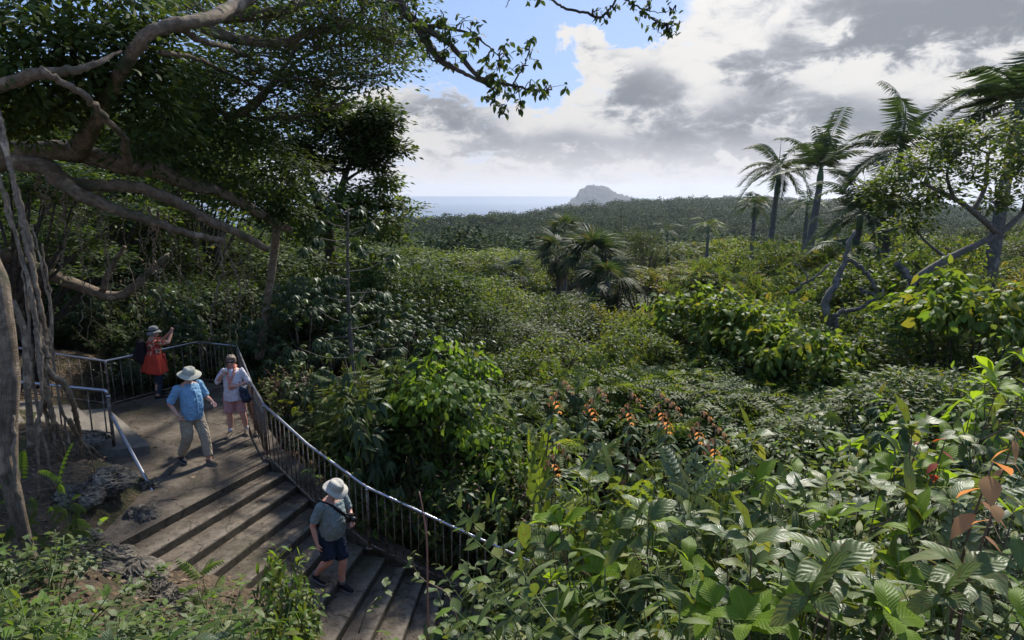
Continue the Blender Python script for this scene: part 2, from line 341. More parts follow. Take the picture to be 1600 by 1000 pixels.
def tag(o, label=None, cat=None, group=None, kind=None):
    if label: o['label'] = label
    if cat: o['category'] = cat
    if group: o['group'] = group
    if kind: o['kind'] = kind
    return o
def empty(name, loc=(0, 0, 0), rz=0, label=None, cat=None, group=None, kind=None):
    o = bpy.data.objects.new(name, None); o.empty_display_size = .2; COL.objects.link(o)
    o.location = tuple(loc); o.rotation_euler.z = rz
    return tag(o, label, cat, group, kind)
def copy_thing(src, loc, rz=0, scale=(1, 1, 1), label=None, cat=None, group=None, tilt=(0, 0)):
    r = src.copy(); COL.objects.link(r); r.location = tuple(loc); r.rotation_euler = (tilt[0], tilt[1], rz); r.scale = scale
    for k in ('label', 'category', 'group'):
        if k in r: del r[k]
    tag(r, label, cat, group)
    for ch in KIDS.get(src.name, []):
        c = ch.copy(); COL.objects.link(c); c.parent = r
    return r
KIDS = {}

def nrm(v): return v / np.maximum(np.linalg.norm(v, axis=-1, keepdims=True), 1e-9)
def spline(pts, n):
    P = np.asarray(pts, float)
    if len(P) == 2: t = np.linspace(0, 1, n)[:, None]; return P[0] * (1 - t) + P[1] * t
    Q = np.vstack([2 * P[0] - P[1], P, 2 * P[-1] - P[-2]]); t = np.linspace(0, len(P) - 1 - 1e-6, n); i = t.astype(int); f = (t - i)[:, None]
    a, b, c, d = Q[i], Q[i + 1], Q[i + 2], Q[i + 3]
    return .5 * (2 * b + (c - a) * f + (2 * a - 5 * b + 4 * c - d) * f * f + (3 * b - a - 3 * c + d) * f ** 3)
def tube(mb, pts, rad, sides=6, mi=0, cap=True, lump=0, ell=None, up=None, rg=None):
    P = np.asarray(pts, float); n = len(P); rad = np.broadcast_to(np.asarray(rad, float), (n,)) if np.ndim(rad) < 1 or len(np.atleast_1d(rad)) == n else np.interp(np.linspace(0, 1, n), np.linspace(0, 1, len(rad)), rad)
    T = nrm(np.gradient(P, axis=0)); N = np.zeros_like(P)
    a = np.array(up if up is not None else ((0, 0, 1.) if abs(T[0, 2]) < .9 else (1., 0, 0)))
    v = nrm(a - T[0] * (a @ T[0]))
    for i in range(n):
        v = v - T[i] * (v @ T[i]); v = v / max(np.linalg.norm(v), 1e-9); N[i] = v
    B = np.cross(T, N); th = np.linspace(0, 2 * math.pi, sides, endpoint=False)
    ex = np.ones(n) if ell is None else np.broadcast_to(np.interp(np.linspace(0, 1, n), np.linspace(0, 1, len(np.atleast_1d(ell))), np.atleast_1d(ell)), (n,))
    rr = rad[:, None] * np.ones(sides)[None]
    if lump:
        g = rg or rng; ph = g.uniform(0, 6.3, 4)
        s = np.linspace(0, n / 3, n)[:, None]
        rr = rr * (1 + lump * (np.sin(2 * th + ph[0] + s * .6) * .5 + np.sin(3 * th + ph[1] - s * .4) * .35 + np.sin(s * 2.3 + ph[2]) * .25 + np.sin(5 * th + s + ph[3]) * .15))
    V = P[:, None] + rr[..., None] * (np.cos(th)[None, :, None] * N[:, None] + np.sin(th)[None, :, None] * B[:, None] * ex[:, None, None])
    L = np.concatenate(([0], np.cumsum(np.linalg.norm(np.diff(P, axis=0), axis=1))))
    U = np.stack(np.broadcast_arrays(np.linspace(0, 1, sides)[None], L[:, None]), -1)
    i = np.arange(n - 1)[:, None] * sides; j = np.arange(sides)[None]; k = (j + 1) % sides
    Fq = np.stack([i + j, i + k, i + sides + k, i + sides + j], -1).reshape(-1, 4)
    fs = [Fq]
    V = V.reshape(-1, 3); U = U.reshape(-1, 2)
    if cap:
        c0, c1 = len(V), len(V) + 1
        V = np.vstack([V, P[0], P[-1]]); U = np.vstack([U, U[0], U[-1]])
        jj = np.arange(sides); kk = (jj + 1) % sides; b = (n - 1) * sides
        fs.append(np.vstack([np.stack([kk, jj, np.full(sides, c0)], -1), np.stack([b + jj, b + kk, np.full(sides, c1)], -1)]))
    mb.add(V, fs, U, mi)
def box(mb, lo, hi, mi=0):
    x0, y0, z0 = lo; x1, y1, z1 = hi
    V = [(x0, y0, z0), (x1, y0, z0), (x1, y1, z0), (x0, y1, z0), (x0, y0, z1), (x1, y0, z1), (x1, y1, z1), (x0, y1, z1)]
    mb.add(V, [[(0, 3, 2, 1), (4, 5, 6, 7), (0, 1, 5, 4), (1, 2, 6, 5), (2, 3, 7, 6), (3, 0, 4, 7)]], None, mi)

# ---- leaf templates: unit length along +y, face up +z.  (V, faces, UV)
def T_leaf(width=.4, seg=4, fold=.12, droop=.15, peak=.45, tip=1.0, wave=0, heart=0, stalk=0, serr=0):
    t = np.linspace(0, 1, seg + 1)
    w = np.where(t < peak, np.sin(t / peak * math.pi / 2) ** (.8 if heart else 1.0), np.cos((t - peak) / (1 - peak) * math.pi / 2) ** tip) * width / 2
    if heart: w[0] = width * .30
    w = np.maximum(w, .004)
    if serr: w[1:-1] *= 1 + serr * np.where(np.arange(len(w) - 2) % 2 == 0, 1, -1)
    z = -droop * t ** 2; y = t * (1 - .12 * droop)
    zz = z[:, None] + np.stack([fold * w * 1.3, np.zeros_like(w), fold * w * 1.3], 1)
    if wave: zz[:, 0] += wave * np.sin(t * 14); zz[:, 2] += wave * np.sin(t * 14 + 1.7)
    V = np.stack([np.stack([-w, np.zeros_like(w), w], 1), np.repeat(y[:, None], 3, 1), zz], -1)
    if heart: V[0, 0, 1] -= width * .14; V[0, 2, 1] -= width * .14
    V[..., 1] += stalk
    i = np.arange(seg)[:, None] * 3; j = np.arange(2)[None]
    f = np.stack([i + j, i + j + 1, i + j + 4, i + j + 3], -1).reshape(-1, 4)
    U = np.stack(np.broadcast_arrays(np.array([0, .5, 1.])[None], t[:, None]), -1).copy()
    return V.reshape(-1, 3), [f], U.reshape(-1, 2)
def T_diamond(width=.45, fold=.1, droop=.12):
    V = np.array([(0, 0, 0), (-width / 2, .48, fold * width), (0, 1, -droop), (width / 2, .48, fold * width)])
    return V, [np.array([(0, 2, 1), (0, 3, 2)])], np.array([(.5, 0), (0, .5), (.5, 1), (1, .5)])
def place(T, P, A, N, S):
    """many copies of a template: base P, pointing along A, face N, size S"""
    V, Fs, U = T; P = np.atleast_2d(P); A = nrm(np.atleast_2d(A)); N = np.atleast_2d(N)
    Xa = nrm(np.cross(A, N)); Na = np.cross(Xa, A)
    S = np.broadcast_to(np.asarray(S, float), (len(P),))
    out = P[:, None] + S[:, None, None] * (V[None, :, 0:1] * Xa[:, None] + V[None, :, 1:2] * A[:, None] + V[None, :, 2:3] * Na[:, None])
    m, k = len(P), len(V); off = (np.arange(m) * k)[:, None, None]
    fs = [(f[None] + off).reshape(-1, f.shape[1]) for f in Fs]
    return out.reshape(-1, 3), fs, np.tile(U, (m, 1))
def addp(mb, T, P, A, N, S, mi=0): mb.add(*place(T, P, A, N, S), mi=mi)
def combine(parts):
    V, U, Fs, n = [], [], [], 0
    for v, fs, u in parts:
        V.append(v); U.append(u); Fs += [f + n for f in fs]; n += len(v)
    by = {}
    for f in Fs: by.setdefault(f.shape[1], []).append(f)
    return np.concatenate(V), [np.concatenate(x) for x in by.values()], np.concatenate(U)
def T_pinnate(pairs=7, leaflet=None, ll=.34, droop=.25, ang=60, rachis=True, start=.18):
    lf = leaflet or T_leaf(.34, 3, .1, .15); parts = []
    t = np.linspace(start, .97, pairs); P = np.stack([0 * t, t, -droop * t ** 2], 1)
    prof = ll * (.65 + .45 * np.sin(np.linspace(.25, 1, pairs) * math.pi)); a = R_(ang)
    for s in (-1, 1):
        A = np.stack([np.full(pairs, s * math.sin(a)), np.full(pairs, math.cos(a)), np.full(pairs, -.18)], 1)
        parts.append(place(lf, P, A, np.tile((0, -.1, 1.), (pairs, 1)), prof))
    parts.append(place(lf, P[-1:], np.array([(0, 1, -.3)]), np.array([(0, 0, 1.)]), prof[-1:] * .9))
    if rachis:
        m_ = MB(); tt = np.linspace(0, 1, 4); tube(m_, np.stack([0 * tt, tt, -droop * tt ** 2], 1), [.009, .004], 3, cap=False)
        parts.append((m_.V[0], [m_.F[0][0]], m_.U[0]))
    return combine(parts)
def T_palmate(k=7, leaflet=None, ll=.6, droop=.35, stalk=.4, full=True):
    lf = leaflet or T_leaf(.32, 3, .12, .25); a = np.linspace(-1, 1, k) * (math.pi * (1 - 1 / k) if full else 1.4)
    A = np.stack([np.sin(a), np.cos(a), np.full(k, -droop)], 1); P = np.tile((0, stalk, 0.), (k, 1))
    return combine([place(lf, P, A, np.tile((0, 0, 1.), (k, 1)), ll * (1 - .12 * np.abs(np.linspace(-1, 1, k))))])

TD = T_diamond(); TDn = T_diamond(.3, .1, .2)
TL4 = T_leaf(.42, 4, .12, .2); TLn = T_leaf(.26, 4, .15, .3); TLw = T_leaf(.62, 4, .08, .18, heart=1)
TL3 = T_leaf(.44, 2, .12, .18)
BIG = T_leaf(.40, 12, .10, .28, wave=.010, serr=.035); BIGW = T_leaf(.50, 12, .06, .34, peak=.55, wave=.014, serr=.03)
OV = T_leaf(.52, 7, .10, .22, peak=.38, tip=1.1, wave=.008, serr=.03); LAN = T_leaf(.24, 7, .10, .34, peak=.35, wave=.006)
HEART = T_leaf(.86, 6, .05, .25, peak=.28, heart=1, wave=.01)
PIN = T_pinnate(7, TL3, .30, .22); PINf = T_pinnate(5, TD, .34, .25, rachis=False); PINn = T_pinnate(9, TLn, .30, .30)
PALM7 = T_palmate(7, T_leaf(.30, 4, .14, .35), .62, .45, .38); PALM5 = T_palmate(5, TL3, .6, .25, .25)
WHORL = T_palmate(6, T_leaf(.36, 5, .12, .3), 1.0, .0, .0)

def randu(n, g=None):
    return nrm((g or rng).normal(size=(n, 3)))
def lobe_leaves(mb, lobes, T, size, ncl, nl, clr, g, flat=.5, upb=.7, droop=.1, mi=0, svar=.3, shell=.6, mis=None, top=0.0, ob=.85):
    """leaf clumps over each lobe (centre, radii); leaves of a clump spread round its heart"""
    hearts = []
    for c, r in lobes:
        c = np.asarray(c, float); r = np.broadcast_to(np.asarray(r, float), (3,))
        k = max(2, int(ncl)); d = randu(k, g); d[:, 2] = np.where(d[:, 2] < -.35, -d[:, 2] * .8, d[:, 2]) + top; d = nrm(d)
        rr = shell + (1 - shell) * g.random((k, 1)) ** .6; rr *= 1 + .16 * g.normal(size=(k, 1))
        h = c + d * rr * r; hearts.append(h)
        o = nrm(d * .8 + randu(k, g) * .5)
        off = g.normal(size=(k, nl, 3)) * clr * np.array((1, 1, flat))
        P = (h[:, None] + off).reshape(-1, 3); O = np.repeat(o, nl, 0); dd = nrm(off.reshape(-1, 3) + 1e-6)
        A = dd * .8 + O * .55 + randu(len(P), g) * .45; A[:, 2] = A[:, 2] * .55 - droop
        N = O * ob + np.array((0, 0, upb)) + randu(len(P), g) * .40
        S = size * (1 + svar * (g.random(len(P)) * 2 - 1))
        if mis is None: addp(mb, T, P, A, N, S, mi)
        else:
            w = g.random(len(P))
            for q, (m_, lo, hi) in enumerate(mis):
                s_ = (w >= lo) & (w < hi)
                if s_.any(): addp(mb, T, P[s_], A[s_], N[s_], S[s_], m_)
    return hearts

def make_tree(name, seed, H=7., R=3., crown_h=4.2, nlobes=9, lobe_r=1.15, T=TD, size=.22, ncl=22, nl=12, clr=.28, flat=.5, leaf='leaf_mid', bark='bark_dark',
              upb=.7, droop=.1, lean=.1, trunk_r=.12, twigs=5, leafs2=None, top=.1, flatlobe=.8, multi=1):
    """a tree in its own space: tapered trunk, limbs to every lobe of the crown, twigs to the leaf clumps"""
    g = np.random.default_rng(seed)
    lobes = []
    for i in range(nlobes):
        a = i * 2.4 + g.uniform(-.4, .4); rr = R * (.25 + .55 * math.sqrt((i + .5) / nlobes)) * g.uniform(.8, 1.12)
        zc = H - lobe_r * .8 - (crown_h - lobe_r * 1.4) * ((rr / R) ** 2) * g.uniform(.35, 1.0) - g.uniform(0, .12) * crown_h
        lobes.append(((rr * math.cos(a), rr * math.sin(a), zc), (lobe_r * g.uniform(.75, 1.25), lobe_r * g.uniform(.75, 1.25), lobe_r * flatlobe * g.uniform(.7, 1.1))))
    wood = MB(); crown = MB()
    upb = upb * .55
    hearts = lobe_leaves(crown, lobes, T, size, ncl, nl, clr, g, flat, upb, droop, top=top, mis=[(0, 0, .8), (1, .8, 1.01)] if leafs2 else None)
    th = max(.3 * H, H - crown_h * 1.0)
    fork = np.array((lean * H * .4 * math.cos(seed), lean * H * .4 * math.sin(seed), th))
    tops = []
    for q in range(multi):
        b0 = np.array((0, 0, -.25)) if multi == 1 else np.array((g.normal() * .25, g.normal() * .25, -.25))
        fk = fork if multi == 1 else fork + np.array((g.normal() * R * .25, g.normal() * R * .25, g.normal() * .3))
        mid = (b0 + fk) / 2 + np.array((g.normal() * .12, g.normal() * .12, 0)) * H * .15
        tube(wood, spline([b0, mid, fk], 10), np.array([1.35, 1.0, .85, .8]) * trunk_r / math.sqrt(multi), 8, lump=.14, rg=g); tops.append(fk)
    for (c, r), h in zip(lobes, hearts):
        c = np.array(c); fk = min(tops, key=lambda t: np.linalg.norm(t - c)); st = fk + (0, 0, -g.uniform(0, .25) * th * .4)
        m1 = (st + c) / 2 + randu(1, g)[0] * .25 + (0, 0, -.15)
        tube(wood, spline([st, m1, c], 7), [trunk_r * .5, trunk_r * .16], 5, rg=g)
        for p in h[g.permutation(len(h))[:twigs]]:
            tube(wood, spline([c, (c + p) / 2 + randu(1, g)[0] * .1, p], 4), [trunk_r * .15, trunk_r * .05], 3, cap=False)
    r = empty(name)
    kids = [wood.build('trunk', bark, r), crown.build('crown', [leaf, leafs2] if leafs2 else leaf, r)]
    KIDS[r.name] = kids
    r['dim'] = (H, R)
    return r

# ================================================================== terrain
CTRL = np.array([(0, 0, -1.75), (-4, 0, -1.9), (4, 0, -1.9), (0, 2, -2.9), (-3, 3, -3.3), (3, 2.5, -3.1), (7, 3, -3.2), (-6, 3, -2.7), (0, 4.2, -4.3), (-3, 5, -3.95),
    (3, 4.5, -3.9), (6, 5, -3.7), (10, 6, -3.5), (5, 8, -5.2), (9, 9, -5.0), (14, 9, -4.5), (-4.9, 6, -3.9), (-6.7, 9.3, -4.15), (-8.6, 10.6, -4.0), (-8, 7, -3.3), (-12, 9, -2.2), (-12, 5, -1.5),
    (-4.2, 7.2, -4.9), (-2.2, 6.2, -5.3), (-.6, 6.2, -6.0), (1, 6.5, -6.7), (2.4, 7.5, -6.9), (-5.5, 12, -5.1), (-7, 14, -5.1), (-8.4, 13, -5.1), (-6.5, 11, -5.05), (-5.5, 9.5, -5.05), (-3.9, 9.2, -5.7),
    (-2.6, 8.6, -6.1), (-1.2, 8.4, -6.6), (0, 8.4, -7.1), (1.5, 9, -7.6), (-9.8, 13.2, -4.7), (-11, 13, -4.2), (-12.4, 13.2, -3.9), (-10, 12, -4.2), (-11.5, 12, -3.8),
    (-4, 12.8, -6.2), (-2, 11, -7.0), (0, 11, -7.8), (-5.5, 16, -6.6), (-8, 18, -6.4), (-10.3, 15.8, -5.4), (-13, 16.5, -4.2), (-16, 14, -2.4), (-16, 9, -.8), (-20, 20, -1), (-14, 20, -5),
    (-10, 23, -8), (-4, 20, -9), (2, 16, -9.5), (8, 14, -9), (14, 12, -7), (20, 12, -7), (14, 20, -10), (0, 26, -11.5), (10, 26, -12), (22, 24, -11), (34, 24, -9), (-20, 30, -6),
    (-30, 20, 2), (-30, 35, -3), (-10, 34, -11), (0, 40, -12.5), (20, 40, -12.5), (40, 40, -11), (-25, 50, -9), (0, 60, -13), (30, 60, -13.5), (60, 60, -13), (-40, 60, -6)], float)
PRX = [-.5, -.19, -.10, 0., .05, .10, .15, .20, .25, .30, .36, .5, .82]
PRY = [348, 345, 342, 339, 333, 327, 321, 317, 314, 312, 311, 318, 332]
RR_ = [420, 420, 450, 520, 600, 700, 820, 950, 1050, 1150, 1200, 1100, 900]
def sm(a, b, x):
    t = np.clip((x - a) / (b - a), 0, 1); return t * t * (3 - 2 * t)
_ph = np.random.default_rng(3).uniform(0, 6.28, (8, 2))
def wob(x, y, s):
    v = 0
    for i in range(4):
        k = s * 1.9 ** i; v = v + np.sin(x * k + y * k * .37 + _ph[i, 0]) * np.cos(y * k * 1.07 - x * k * .21 + _ph[i, 1]) / 1.8 ** i
    return v
def ground(x, y):
    x = np.asarray(x, float); y = np.asarray(y, float); sh = np.broadcast(x, y).shape
    x = np.broadcast_to(x, sh).ravel(); y = np.broadcast_to(y, sh).ravel()
    z = np.zeros_like(x)
    for i in range(0, len(x), 20000):
        dx = x[i:i + 20000, None] - CTRL[None, :, 0]; dy = y[i:i + 20000, None] - CTRL[None, :, 1]
        w = 1 / ((dx ** 2 + dy ** 2) + .12) ** 1.8; z[i:i + 20000] = (w * CTRL[None, :, 2]).sum(1) / w.sum(1)
    z = z + wob(x, y, 1.1) * .05 * sm(3, 8, np.hypot(x, y))
    d = np.maximum(y, 1); u = np.clip(x / d, -.9, .9)
    Rg = np.interp(u, PRX, RR_); py = np.interp(u, PRX, PRY); v = (500 - py) / F; zr = (-ST + v * CT) / (CT + v * ST) * Rg - 6
    far = np.where(d < 60, -13, np.where(d < 250, -13 - (d - 60) / 190 * 13, 0))
    t = np.clip((d - 250) / (Rg - 250), 0, 1); far = np.where(d >= 250, -26 + (zr + 26) * sm(0, 1, t), far)
    t2 = np.clip((d - Rg) / (Rg * 1.3), 0, 1); far = np.where(d > Rg, zr + (-108 - zr) * sm(0, 1, t2), far)
    far = far + wob(x, y, .02) * 1.2 * sm(80, 250, d) * (1 - sm(.8, 1.2, d / Rg))
    z = z * (1 - sm(48, 75, d)) + far * sm(48, 75, d)
    return z.reshape(sh)
def gz(x, y): return float(ground(np.array([x]), np.array([y]))[0])

ys = np.concatenate([np.arange(-6, 24, .3), np.arange(24, 60, 1.2), np.arange(60, 300, 8), np.arange(300, 1800, 30), np.arange(1800, 6001, 300)])
us = np.concatenate([np.linspace(-1, 1, 121)])
xa = np.concatenate([-np.geomspace(7000, 26, 40), np.arange(-25, 30, .35), np.geomspace(31, 7000, 40)])
gx, gy = np.meshgrid(xa, ys); gzv = ground(gx, gy)
V = np.stack([gx, gy, gzv], -1).reshape(-1, 3); nx = len(xa); ny = len(ys)
i = np.arange(ny - 1)[:, None] * nx; j = np.arange(nx - 1)[None]
b = MB(); b.add(V, [np.stack([i + j, i + j + 1, i + nx + j + 1, i + nx + j], -1).reshape(-1, 4)], V[:, :2] * .1)
tag(b.build('ground', 'ground'), 'brown leaf littered soil sloping down into the wooded valley', 'ground', kind='structure')
b = MB(); S_ = 60000; b.add([(-S_, 300, -100), (S_, 300, -100), (S_, S_, -100), (-S_, S_, -100)], [[(0, 1, 2, 3)]])
tag(b.build('sea', 'sea'), 'pale blue hazy sea beyond the wooded hills', 'sea', kind='structure')
# the far rocky hill
g = np.random.default_rng(5)
prof = [(870, 325), (885, 322), (893, 313), (900, 308), (905, 299), (912, 296), (918, 291), (928, 289), (940, 291), (948, 294), (956, 299), (963, 303), (972, 305), (976, 309), (980, 306), (984, 311), (989, 309), (994, 316), (1000, 321), (1040, 325)]
pts = np.array([D(p, q, 5200) for p, q in prof]); xs = np.linspace(pts[0, 0], pts[-1, 0], 150); zs = np.interp(xs, pts[:, 0], pts[:, 2])
yy = np.linspace(-1, 1, 60); GX, GY = np.meshgrid(xs, yy); env = (1 - np.abs(GY) ** 1.7)
ZZ = -105 + (zs[None] + 105) * env + g.normal(size=GX.shape) * 5.0 * env + wob(GX, GY * 300, .03) * 9 * env
V = np.stack([GX + GY * 30, 5200 + GY * 300, ZZ], -1).reshape(-1, 3); i = np.arange(59)[:, None] * 150; j = np.arange(149)[None]
b = MB(); b.add(V, [np.stack([i + j, i + j + 1, i + 151 + j, i + 150 + j], -1).reshape(-1, 4)])
tag(b.build('hill', 'mountain'), 'steep rocky hill rising alone on the horizon beside the sea', 'hill', kind='structure')

# far wood: thousands of crowns reading as one mass
g = np.random.default_rng(11)
b = MB(); n_ = 10500
d = np.exp(g.uniform(math.log(105), math.log(1350), n_)); u = g.uniform(-.42, .85, n_); x = u * d
Rg = np.interp(u, PRX, RR_); ok = d < Rg * 1.12; d, x, u = d[ok], x[ok], u[ok]
gz_ = ground(x, d); rad = g.uniform(2.0, 4.6, len(d)) * (1 + 1.1 * sm(250, 900, d)); hh = g.uniform(2.5, 10., len(d)) + (g.random(len(d)) < .03) * 2.5
for lo, hi, k, sz in ((0, 200, 460, .17), (200, 420, 190, .20), (420, 3000, 110, .22)):
    s_ = (d >= lo) & (d < hi); q = int(s_.sum())
    if not q: continue
    dv = randu(q * k, g).reshape(q, k, 3); dv[..., 2] = np.abs(dv[..., 2]) * 1.1 - .15
    dv = dv * (1 + .22 * np.sin(dv[..., :1] * 5 + g.uniform(0, 6, (q, 1, 1))) * np.cos(dv[..., 1:2] * 6 + g.uniform(0, 6, (q, 1, 1))))
    P = np.stack([x[s_], d[s_], gz_[s_] + hh[s_] * .55], -1)[:, None] + dv * (rad[s_][:, None, None]) * np.array((1, 1, 1.05)) * g.uniform(.75, 1.05, (q, k, 1))
    A = randu(q * k, g); A[:, 2] *= .5; N = dv.reshape(-1, 3) + np.array((0, 0, .5)) + randu(q * k, g) * .4
    addp(b, T_diamond(.9, .1, .1), P.reshape(-1, 3), A, N, (rad[s_][:, None] * sz * 1.1 * g.uniform(.7, 1.2, (q, k))).ravel())
tag(b.build('far_forest', 'leaf_far'), 'dense far wood covering the low hills before the sea', 'forest', kind='stuff')

# ================================================================== landing, stairs, kerb
def prism(mb, poly, z1, thick, uvv=None, mi=0):
    n = len(poly); P = np.array([(p[0], p[1], (p[2] if len(p) > 2 else z1)) for p in poly]); Q = P.copy(); Q[:, 2] -= thick
    U = np.array([(0, v) for v in (uvv or [0] * n)], float)
    mb.add(P, [np.array([range(n)])], U, mi)
    for k in range(n):
        q = (k + 1) % n; mb.add([P[k], Q[k], Q[q], P[q]], [[(0, 1, 2, 3)]], None, mi)
def ccw(poly):
    a = sum(poly[i][0] * poly[(i + 1) % len(poly)][1] - poly[(i + 1) % len(poly)][0] * poly[i][1] for i in range(len(poly)))
    return poly if a > 0 else poly[::-1]
RISE = .14; Z0 = -4.75
Rk = [(-4.37, 10.81), (-4.08, 10.72), (-3.80, 10.52), (-3.52, 10.28), (-3.20, 10.00), (-2.82, 9.70), (-2.40, 9.45), (-2.05, 9.38), (-1.73, 9.33), (-1.41, 9.29), (-1.09, 9.25), (-.77, 9.21), (-.45, 9.17), (-.13, 9.13), (.2, 9.1), (.52, 9.07)]
angs = np.interp(np.arange(16), [0, 3, 6, 9, 12, 15], [22.3, 16.5, 10.5, 4.5, 1.5, 0])
Lk = [(r[0] - 3.3 * math.sin(R_(a)), r[1] - 3.3 * math.cos(R_(a))) for r, a in zip(Rk, angs)]
land = [Rk[0], (-4.62, 11.45), (-5.2, 12.45), (-6.78, 15.45), (-7.95, 15.98), (-9.25, 14.05), (-9.7, 13.2), (-7.9, 10.6), (-6.7, 9.9), (-6.2, 9.0), Lk[0]]
b = MB(); prism(b, ccw(land), Z0, .5)
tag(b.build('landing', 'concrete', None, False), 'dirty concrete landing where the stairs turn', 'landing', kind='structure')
st = empty('staircase', (0, 0, 0), label='worn concrete staircase descending beside the steel railing', cat='stairs')
g = np.random.default_rng(2)
for k in range(1, 16):
    z = Z0 - RISE * k; a0, a1, b0, b1 = np.array(Rk[k - 1]), np.array(Lk[k - 1]), np.array(Rk[k]), np.array(Lk[k])
    a0 = a0 + (a0 - b0) * .12; a1 = a1 + (a1 - b1) * .12
    b = MB(); N_ = 26; t = np.linspace(0, 1, N_)[:, None]; rows = []
    for f in (0, .3, .6, .8, .93, 1.0):
        row = (a0 * (1 - f) + b0 * f) * (1 - t) + (a1 * (1 - f) + b1 * f) * t
        zz = z - (.006 if f == 1 else 0) + g.normal(size=N_) * .0025; rows.append(np.column_stack([row, zz]))
    fr = rows[-1].copy(); dirf = (b0 - a0) / np.linalg.norm(b0 - a0)
    fr[:, :2] += dirf * .010; fr[:, 2] = z - .02 + g.normal(size=N_) * .002; rows.append(fr); fr2 = fr.copy(); fr2[:, 2] = z - .4; rows.append(fr2)
    V = np.concatenate(rows); uv = np.repeat([0, .3, .6, .8, .93, 1, .9, 0], N_); i = np.arange(7)[:, None] * N_; j = np.arange(N_ - 1)[None]
    b.add(V, [np.stack([i + j, i + N_ + j, i + N_ + j + 1, i + j + 1], -1).reshape(-1, 4)[:, ::-1]], np.column_stack([uv * 0, uv]))
    prism(b, ccw([tuple(a0 * .999 + b0 * .001), tuple(b0), tuple(b1), tuple(a1)]), z - .05, .34)
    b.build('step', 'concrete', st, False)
# kerb beside the railing
kb = MB(); kin = [(-6.95, 15.35, Z0 + .004), (-5.32, 12.35, Z0 + .004), (-4.62, 11.2, Z0 + .004)] + [(r[0] + .02, r[1] + .02, Z0 - RISE * k + .03) for k, r in enumerate(Rk)]
kout = []
for i_, p in enumerate(kin):
    q0 = np.array(kin[max(0, i_ - 1)][:2]); q1 = np.array(kin[min(len(kin) - 1, i_ + 1)][:2]); t = (q1 - q0) / np.linalg.norm(q1 - q0); nn = np.array((-t[1], t[0]))
    kout.append((p[0] + nn[0] * .34, p[1] + nn[1] * .34, p[2] + .05))
for i_ in range(len(kin) - 1):
    A_, B_, C_, D_ = map(np.array, (kin[i_], kin[i_ + 1], kout[i_ + 1], kout[i_])); dn = np.array((0, 0, .55))
    kb.add([A_, B_, C_, D_, A_ - dn, B_ - dn, C_ - dn, D_ - dn], [[(0, 1, 2, 3), (0, 4, 5, 1), (3, 2, 6, 7)]])
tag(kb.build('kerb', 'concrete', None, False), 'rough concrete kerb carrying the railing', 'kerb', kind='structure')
# the short flight climbing away to the left
A1, B1 = np.array((-8.9, 13.45)), np.array((-6.72, 11.28)); sv = np.array((-.60, -.16))
st2 = empty('upper_steps', (0, 0, 0), label='pale concrete steps climbing left behind the hanging roots', cat='steps')
for k in range(6):
    z = Z0 + .15 * (k + 1); A_ = A1 + sv * k; B_ = B1 + sv * k; n_ = sv / np.linalg.norm(sv); e_ = (B_ - A_) / np.linalg.norm(B_ - A_)
    b = MB(); pl = [tuple(A_), tuple(B_ - e_ * .16), tuple(B_ - e_ * .05 + n_ * .03), tuple(B_ + n_ * .14), tuple(B_ + sv * 1.2), tuple(A_ + sv * 1.2)]
    prism(b, ccw(pl), z - .002 * k, .4); b.build('step', 'concrete_pale', st2, False)
# ------------------------------------------------------------------ railings
def railing(name, label, path, base, step, skip_ends=False, post_ix=(), r_top=.023, bot=True, hgt=1.0, post_r=.024, bar_r=.011):
    root = empty(name, path[0], label=label, cat='railing'); o_ = np.array(path[0])
    P = np.array(path) - o_; b = MB()
    fine = []
    for a, c in zip(P[:-1], P[1:]): fine += [a + (c - a) * t for t in (0.004, .5, .996)]
    tube(b, np.array(fine), r_top, 12); b.build('top_rail', 'steel', root)
    if bot:
        b = MB(); tube(b, np.array(fine) - (0, 0, base), .017, 8, rg=rng); b.build('bottom_rail', 'rusty', root)
    seg = np.linalg.norm(np.diff(P, axis=0), axis=1); L = np.concatenate(([0], np.cumsum(seg)))
    bar = MB(); tube(bar, np.array([(0, 0, -base), (0, 0, -base * .5), (0, 0, -.0)]), bar_r, 6); bm_ = bar.mesh('baluster', 'rusty')
    s = step * .6
    while s < L[-1] - .03:
        p = np.array([np.interp(s, L, P[:, q]) for q in range(3)])
        if min(abs(s - L[q]) for q in post_ix or [0]) > step * .3 or not post_ix:
            o = bpy.data.objects.new('baluster', bm_); COL.objects.link(o); o.parent = root; o.location = p; o.rotation_euler = (random.uniform(-.012, .012), random.uniform(-.012, .012), random.random() * 3)
        s += step
    for q in post_ix:
        b = MB(); tube(b, np.array([P[q] + (0, 0, -hgt - .1), P[q] + (0, 0, -.4), P[q] - (0, 0, .01)]), post_r, 8); b.build('post', 'rusty', root)
        b = MB(); box(b, tuple(P[q] + (-.055, -.055, -hgt - .045)), tuple(P[q] + (.055, .055, -hgt - .03))); b.build('base_plate', 'rusty', root, False)
        b = MB(); tube(b, np.array([P[q] - (0, 0, .05), P[q] - (0, 0, .015)]), post_r * 1.35, 8); b.build('collar', 'steel', root)
    return root
ft = Z0 + 1.09
rail_path = [(-8.0 + .04, 15.86, ft), (-6.78, 15.36, ft), (-5.13, 12.15, ft), (-4.46, 10.98, ft - .02), (-3.42, 10.12, ft - .44), (-2.29, 9.40, -4.52), (-.85, 9.24, -5.15), (.6, 9.1, -5.78), (1.9, 9.0, -6.2)]
railing('railing', 'long steel topped railing curving round the landing and down the stairs', rail_path, .98, .145, post_ix=(0, 1, 2, 3, 5, 7))
railing('railing', 'steel railing along the far left edge of the landing behind the person in red', [(-12.7, 12.95, ft + .92), (-9.15, 13.95, ft), (-7.97, 15.84, ft)], 1.0, .21, post_ix=(1,))
